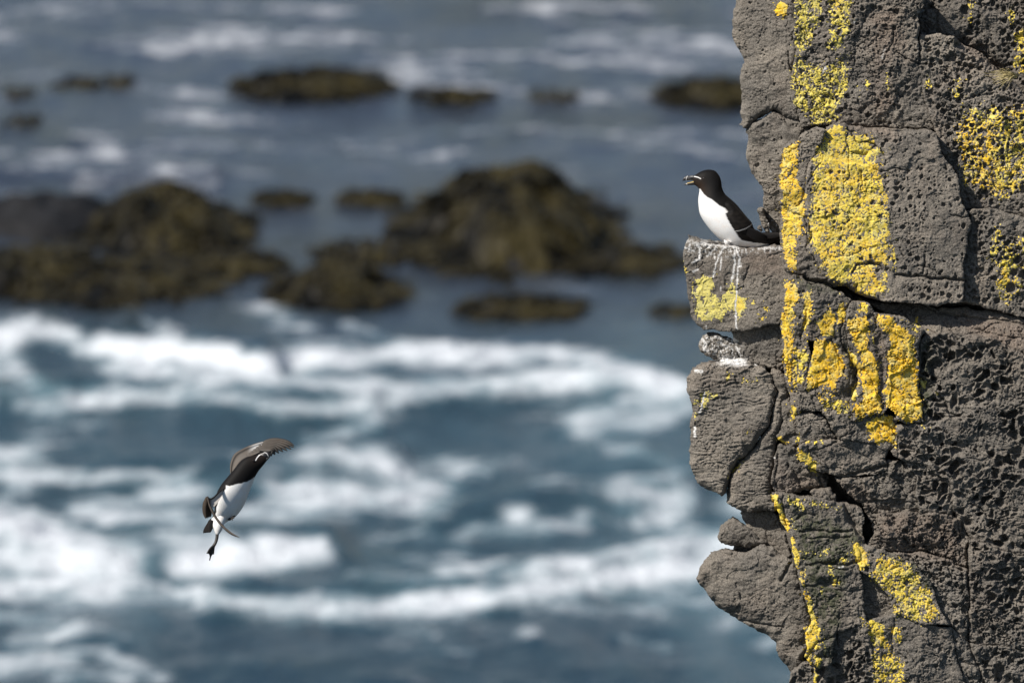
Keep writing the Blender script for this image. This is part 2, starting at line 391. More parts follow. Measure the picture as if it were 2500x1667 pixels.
for px, py, w, h, ht, *_ in KR + [(1180, 315, 190, 40, .05), (1460, 290, 260, 40, .05), (1560, 30, 300, 40, 0), (1150, 25, 260, 30, 0), (700, 560, 420, 120, 0), (1560, 600, 200, 120, 0), (1100, 690, 320, 50, 0), (430, 770, 500, 40, 0), (80, 330, 160, 50, 0)]:
    r_ = np.hypot((ex_ - px) / (w * .62 + 30), (ey_ - py) / (h * .75 + 22))
    weed = np.maximum(weed, sstep(1.35, .55, r_) * (.9 if ht > .06 else .6))
weed *= .45 + .55 * sstep(-.4, .5, fbm(SX * 1.4, SY * 1.0, 67, 4, .6))
foam = foam * (1 - .35 * weed)
ny, nx = SX.shape
idx = np.arange(ny * nx).reshape(ny, nx)
qf = np.stack([idx[:-1, :-1], idx[:-1, 1:], idx[1:, 1:], idx[1:, :-1]], -1).reshape(-1, 4)
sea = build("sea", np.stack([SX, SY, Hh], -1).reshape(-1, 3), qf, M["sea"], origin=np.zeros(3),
            attrs=dict(foam=np.clip(foam, 0, 1.3).ravel(), aerated=aer.ravel(), far_sheen=far_sheen.ravel(), weed=weed.ravel()))
tag(sea, "grey blue sea with white surf behind the cliff and birds", None, kind="structure")

# ------------------------------------------------------------------ rocks covered in kelp, standing in the shallows
rng = np.random.default_rng(4)
def kelp_rock(px, py, wpx, hpx, ht, label, seed, fr=700, bare=0.0, flat=False):
    """centre of the footprint and its size in photo pixels, height in metres"""
    top = ground(px, py - hpx / 2); bot = ground(px, py + hpx / 2); c = ground(px, py)
    s = np.linalg.norm(c - CAM) * TAN / 1250
    rx = wpx * s / 2; ry = max(.25, abs(top[1] - bot[1]) / 2)
    root = empty("kelp_covered_rock", (c[0], c[1], 0))
    tag(root, label, "rock", "kelp covered rocks in the surf")
    def dome(x, y):
        a = np.arctan2(y, x); k = 1 + .16 * np.sin(a * 2 + seed) + .12 * np.sin(a * 3 + seed * 2.1) + .09 * np.sin(a * 5 + seed * 1.3)
        r = np.hypot(x / rx, y / ry) / k
        b = ht * np.clip(1 - r ** 3.8, -.6, 1)
        return b * .70 + ht * .34 * fbm(x * 1.6 / rx + seed, y * 1.6 / ry, seed, 4) * np.clip(1.25 - r, 0, 1) - .03
    n = 56
    t = np.linspace(-1.25, 1.25, n); gx_, gy_ = np.meshgrid(t * rx, t * ry)
    z = dome(gx_, gy_)
    keep = np.hypot(gx_ / rx, gy_ / ry) < 1.26
    ii = np.arange(n * n).reshape(n, n)
    q = np.stack([ii[:-1, :-1], ii[:-1, 1:], ii[1:, 1:], ii[1:, :-1]], -1).reshape(-1, 4)
    q = q[keep.ravel()[q].all(1)]
    v = np.stack([gx_ + c[0], gy_ + c[1], np.maximum(z, -.35)], -1).reshape(-1, 3)
    build("boulder", v, q, M["wetrock"], root)
    # fronds: ribbons that drape over the dome
    N = fr; steps = 4
    a = rng.uniform(0, 6.283, N); rr = np.sqrt(rng.uniform(0, 1, N)) * 1.0; rr = np.where(np.arange(N) % 4 == 0, 1 + np.abs(rng.normal(0, .13, N)), rr)
    x = np.cos(a) * rr * rx; y = np.sin(a) * rr * ry
    keepf = (rr < 1.6) & (fbm(x * 1.3 / rx + 3 * seed, y * 1.3 / ry, seed + 5, 2) > -1 + bare * 1.6)
    x, y, a = x[keepf], y[keepf], a[keepf]; N = len(x)
    ang = np.arctan2(y / ry ** 2, x / rx ** 2) + rng.normal(0, .6, N)
    L = rng.uniform(.25, .6, N) * min(1.0, max(.22, .16 + rx * .50)); W = rng.uniform(.02, .05, N)
    P = []
    off0 = rng.uniform(.01, .07, N)
    for k in range(steps + 1):
        zz = np.maximum(dome(x, y), -.015) + off0 * math.sin(math.pi * (k + .6) / (steps + 1.2)) + .005
        wv = W * math.sin(math.pi * (k + .5) / (steps + 1)) ** .6
        tx, ty = -np.sin(ang), np.cos(ang)
        P.append(np.stack([np.stack([x + tx * wv + c[0], y + ty * wv + c[1], zz + .012 * np.sin(a * 9 + k)], -1),
                           np.stack([x + c[0], y + c[1], zz + wv * .35], -1),
                           np.stack([x - tx * wv + c[0], y - ty * wv + c[1], zz - .012 * np.sin(a * 9 + k)], -1)], 1))
        x = x + np.cos(ang) * L / steps; y = y + np.sin(ang) * L / steps; ang = ang + rng.normal(0, .28, N)
    P = np.stack(P, 1)                                   # N, steps+1, 3, 3
    base = (np.arange(N) * (steps + 1) * 3)[:, None, None]
    kk = (np.arange(steps) * 3)[None, :, None]
    f1 = base + kk + np.array([0, 1, 4, 3])[None, None]; f2 = base + kk + np.array([1, 2, 5, 4])[None, None]
    F = np.concatenate([f1.reshape(-1, 4), f2.reshape(-1, 4)])
    o = build("kelp_fronds", P.reshape(-1, 3), F, M["kelp"], root)
    o["kind"] = "stuff"
    return root
for i, (px, py, w, h, ht, lab, fr, bare) in enumerate(KR):
    kelp_rock(px, py, w, h, ht, lab, i * 3 + 2, fr, bare)

# ------------------------------------------------------------------ cliff: blocks of basalt, each with its own relief
def vesicles(X, Y, cell, prob, rmin, rmax, depth, seed):
    f1, f2, i = worley(X / cell, Y / cell, seed)
    r = rmin + (rmax - rmin) * ((i * 7.31) % 1) ** 2
    ex = ((i * 13.7) % 1) < prob
    t = f1 * cell / r
    return np.where(ex, depth * (.45 + .55 * r / rmax) * np.sqrt(np.clip(1 - t ** 3, 0, 1)), 0)
def honeycomb(X, Y, cell, depth, seed, wall=.26, prob=.9, sx=1.0, sy=1.0):
    f1, f2, i = worley(X / cell * sx, Y / cell * sy, seed, .95)
    dd = depth * (.2 + .8 * ((i * 5.7) % 1) ** 1.3)
    wl = .04 + .22 * ((i * 3.9) % 1) ** 2
    return np.where(((i * 11.3) % 1) < prob, dd * np.clip((f2 - f1 - wl) / .5, 0, 1) ** .6 * (.6 + .4 * np.clip(1.15 - f1 * 1.5, 0, 1)), 0)

LICHEN = [ # (polygon, density, orange, pale, edge softness px)
 (R3((820,-60),(1000,-60),(1000,100),(960,210),(880,330),(830,350)),.64,.05,.5,14),
 (R3((1040,-60),(1190,-60),(1195,190),(1120,330),(1030,340),(1060,200),(1050,90)),.66,.15,.35,14),
 (R3((820,350),(900,420),(1000,470),(1170,380),(1165,640),(1120,800),(960,845),(830,690),(800,600)),.64,.1,.4,16),
 (R3((690,30),(740,15),(775,40),(770,85),(740,120),(690,90)),.9,.55,0,5),
 (R3((1035,870),(1090,835),(1150,850),(1140,890),(1060,905)),.9,.3,.2,6),
 (R3((960,1000),(1050,900),(1250,900),(1345,940),(1385,1060),(1405,1200),(1425,1300),(1440,1450),(1450,1567))+R4((1430,60),(1445,180),(1440,260),(1370,260),(1250,245),(1200,310),(1170,425),(1060,360),(960,190),(915,60)),.76,.42,.22,20),
 (R4((1215,310),(1270,255),(1370,270),(1370,380),(1430,300),(1430,450),(1310,470),(1240,450),(1200,390)),.72,.4,.15,9),
 (R4((1440,60),(1500,90),(1500,300),(1450,300)),.42,.2,.3,14),
 (R3((1380,960),(1470,960),(1480,1100),(1400,1150)),.22,.1,.5,20),
 (R3((750,990),(845,950),(835,1100),(825,1180),(890,1300),(880,1567))+R4((880,-5),(850,60),(825,130),(835,310),(780,280),(745,160))+R3((735,1560),(742,1300),(720,1170)),.80,.62,.15,9),
 (R3((1900,900),(1990,740),(2120,730),(2250,720),(2420,690),(2420,1260),(2170,1330),(2080,1270),(1960,1200),(1920,1050)),.62,.35,.2,26),
 (R3((1900,880),(1980,800),(2000,1000),(1930,1060)),.75,.6,0,14),
 (R3((2080,860),(2140,860),(2150,1050),(2100,1270),(2070,1250)),.75,.65,0,14),
 (R3((1840,590),(1900,520),(1970,530),(1970,700),(1980,800),(1900,880),(1910,700)),.40,.3,.2,14),
 (R3((1680,500),(1740,520),(1720,660),(1690,640)),.42,.3,.2,10),
 (R3((2240,20),(2290,30),(2290,190),(2250,200)),.45,.2,.2,10),
 (R3((2300,200),(2420,150),(2420,520),(2320,490),(2285,420)),.62,.35,.1,16),
 (R3((1972,0),(2010,10),(2005,170),(1975,160)),.65,.35,.1,8),
 (R4((2150,-10),(2230,120),(2330,60),(2420,100),(2420,300),(2300,500),(2230,530),(2170,450),(2165,300),(2110,200)),.52,.35,.2,18),
 (R4((2190,140),(2280,200),(2290,300),(2240,460),(2190,430)),.72,.4,.1,16),
 (R4((170,350),(225,335),(275,345),(285,460),(330,490),(370,440),(420,370),(445,470),(500,480),(490,560),(440,630),(412,560),(375,580),(330,630),(300,610),(240,650),(165,620),(160,520)),.80,.05,.85,9),
 (R4((425,480),(500,480),(480,560),(440,620)),.85,.3,.3,8),
 (R4((612,550),(630,550),(630,572),(612,572)),.95,.4,0,4),(R4((590,600),(608,600),(605,635),(590,635)),.95,.4,0,4),(R4((538,508),(552,510),(548,530),(538,528)),.9,.3,.3,4),
 (R4((70,210),(85,205),(100,330),(110,500),(98,500),(88,340)),.6,.2,.4,5),
 (R4((795,345),(880,355),(940,380),(860,400),(800,385)),.38,.3,.3,10),
 (R4((760,390),(840,380),(850,430),(815,560),(805,800),(795,1110),(765,1000),(742,800),(737,600)),.83,.6,.05,7),
 (R4((870,440),(925,445),(935,540),(915,640),(900,745),(878,710),(890,600)),.78,.4,.1,8),
 (R4((930,570),(960,575),(900,680),(890,640)),.7,.4,.1,6),
 (R4((790,800),(890,810),(905,880),(890,1000),(870,1060),(820,1100)),.66,.35,.15,10),
 (R4((955,770),(1080,780),(1140,900),(1150,980),(1090,1075),(990,1070),(900,1100),(920,980)),.89,.75,0,9),
 (R4((1060,540),(1090,590),(1075,750),(1005,735),(985,660)),.9,.5,0,6),(R4((1130,520),(1165,580),(1150,640),(1108,645),(1115,560)),.92,.5,0,5),(R4((1245,505),(1300,512),(1310,590),(1260,568)),.92,.5,0,5),
 (R4((1165,640),(1220,605),(1300,605),(1312,690),(1300,820),(1370,900),(1390,1100),(1400,1240),(1220,1290),(1225,1200),(1285,1150),(1255,1020),(1280,960),(1260,880),(1215,790),(1190,720)),.87,.6,0,9),
 (R4((1190,830),(1215,860),(1280,960),(1255,1000),(1205,910)),.85,.4,.1,6),(R4((1335,735),(1355,740),(1355,810),(1342,800)),.8,.3,.2,4),(R4((1205,1090),(1240,1060),(1235,1180),(1210,1170)),.8,.4,.2,6),
 (R4((1350,592),(1450,610),(1540,690),(1612,750),(1635,880),(1640,1000),(1655,1150),(1675,1250),(1660,1312),(1570,1312),(1490,1272),(1440,1200),(1420,1100),(1455,1020),(1440,850),(1462,760),(1400,680)),.87,.65,0,9),
 (R4((1450,610),(1600,640),(1700,690),(1610,740),(1540,690)),.42,.3,.2,10),
 (R4((1290,1300),(1480,1255),(1500,1485),(1430,1440),(1360,1465),(1320,1390)),.85,.65,0,9),
 (R4((970,1130),(1040,1100),(1190,1190),(1190,1290),(1110,1250),(1020,1230)),.58,.45,.1,12),
 (R4((800,1190),(832,1210),(832,1280),(810,1305)),.85,.4,.1,5),(R4((845,1370),(860,1400),(862,1450),(850,1440)),.8,.3,.1,4),
 (R4((843,1480),(875,1500),(915,1575),(850,1575)),.85,.4,.1,6),(R4((880,1440),(1010,1425),(1012,1462),(900,1455)),.55,.3,.2,5),
 (R4((700,1380),(780,1455),(770,1470),(715,1445)),.55,.4,.1,5),
 (R5((845,0),(905,30),(970,115),(972,155),(930,150),(885,95)),.82,.3,.2,7),
 (R4((1655,1020),(1700,1040),(1695,1095),(1670,1080)),.7,.1,.6,6),(R4((1765,1100),(1785,1110),(1785,1150),(1770,1150)),.8,.1,.3,4),
 (R4((1660,1320),(1700,1350),(1690,1370),(1660,1340)),.6,.2,.3,4),(R4((1630,615),(1650,615),(1640,645),(1622,645)),.8,.4,.1,4),
 (R5((668,310),(700,300),(745,430),(782,500),(785,575),(765,540),(725,470),(685,390)),.92,.4,.1,5),
 (R5((772,570),(810,590),(835,660),(855,720),(848,800),(905,950),(950,1090),(985,1200),(988,1340),(945,1335),(925,1450),(890,1385),(888,1230),(922,1150),(885,960),(838,800),(800,680)),.86,.42,.1,7),
 (R5((948,1370),(990,1390),(988,1475),(960,1450)),.85,.3,.2,6),(R5((950,1480),(975,1500),(990,1600),(955,1600)),.85,.35,.1,6),
 (R5((730,300),(830,330),(960,350),(1100,380),(1110,412),(1000,400),(890,380),(870,430),(840,400)),.50,.2,.3,10),
 (R5((790,470),(830,480),(800,540)),.5,0,.5,6),(R5((850,690),(960,680),(1100,635),(1110,680),(930,735)),.36,.1,.5,10),
 (R5((1140,730),(1160,730),(1158,765),(1142,765)),.9,.3,.1,4),(R5((1040,760),(1075,770),(1070,850),(1045,840)),.5,.2,.4,6),(R5((1070,870),(1100,870),(1102,930),(1075,915)),.85,.35,.1,5),(R5((985,920),(1010,920),(1005,975),(990,970)),.6,.1,.5,5),
 (R5((1218,640),(1240,640),(1300,690),(1312,770),(1262,808),(1210,715)),.92,.4,.15,6),
 (R5((1375,740),(1480,720),(1590,785),(1700,920),(1790,1125),(1680,1165),(1520,1110),(1480,1085),(1470,980),(1350,890),(1330,820)),.68,.35,.2,14),
 (R5((1280,1150),(1370,1150),(1400,1180),(1440,1300),(1470,1350),(1400,1320),(1350,1330)),.78,.4,.1,9),(R5((1440,1180),(1545,1200),(1540,1290),(1490,1300)),.60,.4,.1,9),
 (R5((1350,1350),(1490,1370),(1550,1440),(1560,1640),(1380,1640),(1340,1480)),.62,.35,.15,14),
 (R4((205,1110),(240,1105),(312,1140),(250,1165),(220,1225),(150,1190)),.62,.1,.7,8),(R4((370,1000),(420,975),(425,985),(370,1025)),.75,.2,.4,5),(R4((485,1030),(575,1040),(500,1048)),.8,.2,.4,5),(R4((150,1260),(170,1250),(165,1290),(150,1285)),.6,.1,.6,5),
 (R5((388,180),(430,120),(462,82),(440,130),(410,170)),.85,.3,.3,4),(R4((505,1330),(518,1330),(512,1360)),.8,.2,.3,4),
 (R3((1180,170),(1210,180),(1190,230),(1170,220)),.7,.2,.3,5),(R3((1290,560),(1320,520),(1310,580)),.7,.2,.3,4),(R3((1430,590),(1450,480),(1440,610)),.7,.2,.3,4),(R3((1245,620),(1260,570),(1265,590)),.7,.2,.3,4),
]
GUANO = [(R4((165,132),(185,150),(190,190),(185,225),(160,235)),3.0,1),(R4((185,228),(135,252)),2.2,.9),(R4((150,310),(175,292)),3.2,.95),(R4((90,145),(128,165)),3,.8),(R4((200,112),(262,135)),3.4,.75),
 (R4((345,148),(315,200),(295,260),(280,345)),2.2,.95),(R4((295,145),(238,205)),2,.8),(R4((335,215),(330,260),(325,300)),1.6,.8),(R4((282,190),(290,230)),1.3,.7),(R4((325,410),(325,440)),1.5,.7),
 (R4((418,150),(420,240),(412,320),(400,372)),2.6,.95),(R4((432,165),(452,230),(440,290),(435,400),(430,470),(425,560),(428,640),(435,690)),2.4,.95),(R4((455,215),(450,275)),3.2,.9),(R4((490,160),(500,200)),1.5,.7),
 (R4((140,120),(260,130),(420,148),(560,152),(720,156)),3.2,.55),(R4((90,120),(130,100)),3,.4),(R4((230,690),(235,670)),1.5,.8),
 (R4((205,760),(225,790),(215,830),(245,840)),5,.85),(R4((370,740),(430,770)),5,.8),(R4((430,810),(460,870)),3,.85),(R4((290,740),(330,760)),3.5,.7),(R4((300,840),(270,870)),3,.7),(R4((340,800),(390,815)),3,.6),
 (R4((345,900),(400,905),(470,915)),13,1),(R4((160,972),(200,976)),4.5,.95),(R4((222,1110),(205,1180),(190,1250)),2.8,.9),(R4((155,1350),(157,1410)),3.8,.95),(R4((550,930),(565,935)),2,.7),
 (R3((640,1470),(660,1510),(695,1540)),4,.55),(R3((1235,130),(1215,155)),2.5,.7),(R3((1030,450),(1005,490)),2.2,.8),(R3((1420,330),(1400,390)),2,.45),(R5((684,60),(688,66)),2,.9),(R5((1120,795),(1140,790)),2.5,.8),(R3((1640,85),(1690,70)),2.5,.4)]
SPLAT = [(R4((80,95),(260,105),(520,135),(740,140),(740,175),(520,185),(350,215),(200,200),(90,190)),.34),(R4((380,150),(520,160),(470,420),(400,420)),.16),(R4((195,720),(370,735),(470,800),(470,880),(250,890),(190,820)),.36),(R4((310,890),(500,885),(500,935),(310,935)),.75),(R3((610,1400),(730,1500),(730,1567),(640,1567)),.2),(R4((120,940),(300,920),(280,1020),(130,1060)),.12)]
MOSS = [R5((800,420),(1050,470),(1260,560),(1150,900),(1110,1190),(1000,1230),(930,1000),(850,650)),R5((760,300),(870,330),(880,480),(800,420)),R5((1000,1200),(1100,1230),(1060,1440),(1000,1400)),R4((1150,780),(1240,900),(1220,1130),(1190,1050)),R4((820,360),(1080,410),(1100,440),(850,420)),R5((1440,700),(1640,780),(1760,960),(1700,930),(1560,760)),R4((1690,730),(1660,1300),(1740,1250),(1720,800))]
BROWN = [R3((1925,270),(2000,255),(2120,370),(2220,470),(2150,470),(2040,390)),R3((1300,100),(1520,40),(1560,300),(1450,480),(1500,650),(1400,780),(1290,700),(1330,400)),R4((380,140),(740,160),(760,330),(500,330)),R3((1150,830),(1500,860),(1500,930),(1250,900)),R4((900,600),(1010,640),(900,860)),R5((1380,410),(1900,450),(1980,800),(1500,700),(1340,600)),R5((1000,190),(1300,260),(1330,420),(1100,330)),R5((690,80),(1000,200),(1000,290),(690,300)),R4((1360,640),(1440,700),(1440,1000),(1390,1000)),R4((1900,560),(2352,640),(2352,860),(2000,760))]
CRACK = [ # polylines carved into the relief (points, half width px, depth m)
 (R3((1950,290),(2050,350),(2130,410),(2230,500)),13,.035),(R4((850,352),(1000,372),(1180,432),(1350,490)),5,.03),
 (R3((570,800),(600,765),(700,735),(760,790)),3,.02),(R4((1210,320),(1250,255),(1380,262),(1430,300)),2.6,.012),(R4((905,120),(925,60),(905,-60)),4,.02),
 (R4((1500,330),(1700,350),(1940,380)),3,.02),(R4((1690,210),(1670,330)),2,.01),(R4((500,330),(520,270),(480,420),(350,440)),1.6,.006),(R4((640,210),(740,190)),1.6,.005),
 (R5((460,80),(400,190),(375,330)),5,.02),(R5((860,560),(1200,545)),3.2,.014),(R5((900,610),(1180,590)),2.4,.008),(R5((900,780),(1250,760)),3.2,.014),(R5((900,910),(1110,890)),2.4,.01),(R5((820,470),(900,440),(960,450)),2,.008),(R5((1110,940),(1300,945)),2,.006),(R5((960,800),(1000,790),(1180,800)),2.2,.008),
 (R4((860,1240),(1000,1265),(1110,1405)),3,.02),(R4((1010,1430),(1110,1412)),2.6,.016),(R4((1165,820),(1240,960),(1230,1080),(1190,1120)),9,.018),(R4((1320,700),(1380,760),(1400,950),(1415,1200)),9,.010),
 (R5((440,1135),(760,1195)),2.2,.010),(R5((1980,640),(1985,1270)),3,.016),(R5((1880,430),(1960,520),(2000,600)),3.5,.016),(R5((1990,1290),(2050,1480),(2080,1600)),3,.014),(R5((1480,700),(1700,690),(1980,800)),3,.014),(R5((1720,820),(1800,960),(1850,1060)),2.6,.01),
 (R3((1290,860),(1500,880),(1700,860)),4,.012),(R4((1700,560),(1900,610),(2352,650)),2.5,.012),(R4((1900,640),(2100,720),(2300,740)),2,.008),(R3((1210,430),(1250,200),(1330,60)),3,.006),(R4((870,760),(900,560)),2.5,.010),(R5((740,880),(780,770)),4,.014),
 (R5((690,60),(720,-20),(690,250)),3,.01),(R5((790,100),(870,280)),3,.012),(R5((1130,185),(1420,120)),3.5,.02),(R5((800,290),(1080,262)),3,.016),(R5((1040,200),(1130,330),(1290,620)),7,.03)]

_cr = random.Random(21)
for _ in range(80):
    x, y = _cr.uniform(1910, 2500), _cr.uniform(0, 1667); a = _cr.choice([.25, .25, .1, -.2, 1.5, 1.3, .6]) + _cr.gauss(0, .15); pts = [(x, y)]
    for _k in range(_cr.randint(3, 8)):
        a += _cr.gauss(0, .35); L = _cr.uniform(8, 24); x += math.cos(a) * L; y += math.sin(a) * L; pts.append((x, y)); a -= (a - .3) * .1
    CRACK.append((pts, _cr.uniform(1.1, 2.0), _cr.uniform(.004, .011)))
DEF = dict(R=12, ed=1.0, T=.16, ax=0.0, ay=.12, big=.012, med=.0055, fine=.0022, ves=[], honey=None, rib=0, gap=-1.6, lift=.05, g=1.55, sil=0)
SM = [(20,.36,2,6,.010),(10,.30,1.3,3.4,.006)]                     # few small holes
VE = [(15,.78,3,8.5,.020),(8.5,.6,1.6,4,.010),(30,.45,6,14,.026)]      # many holes
VM = [(17,.55,2.5,7.5,.016),(9.5,.5,1.5,3.8,.008)]
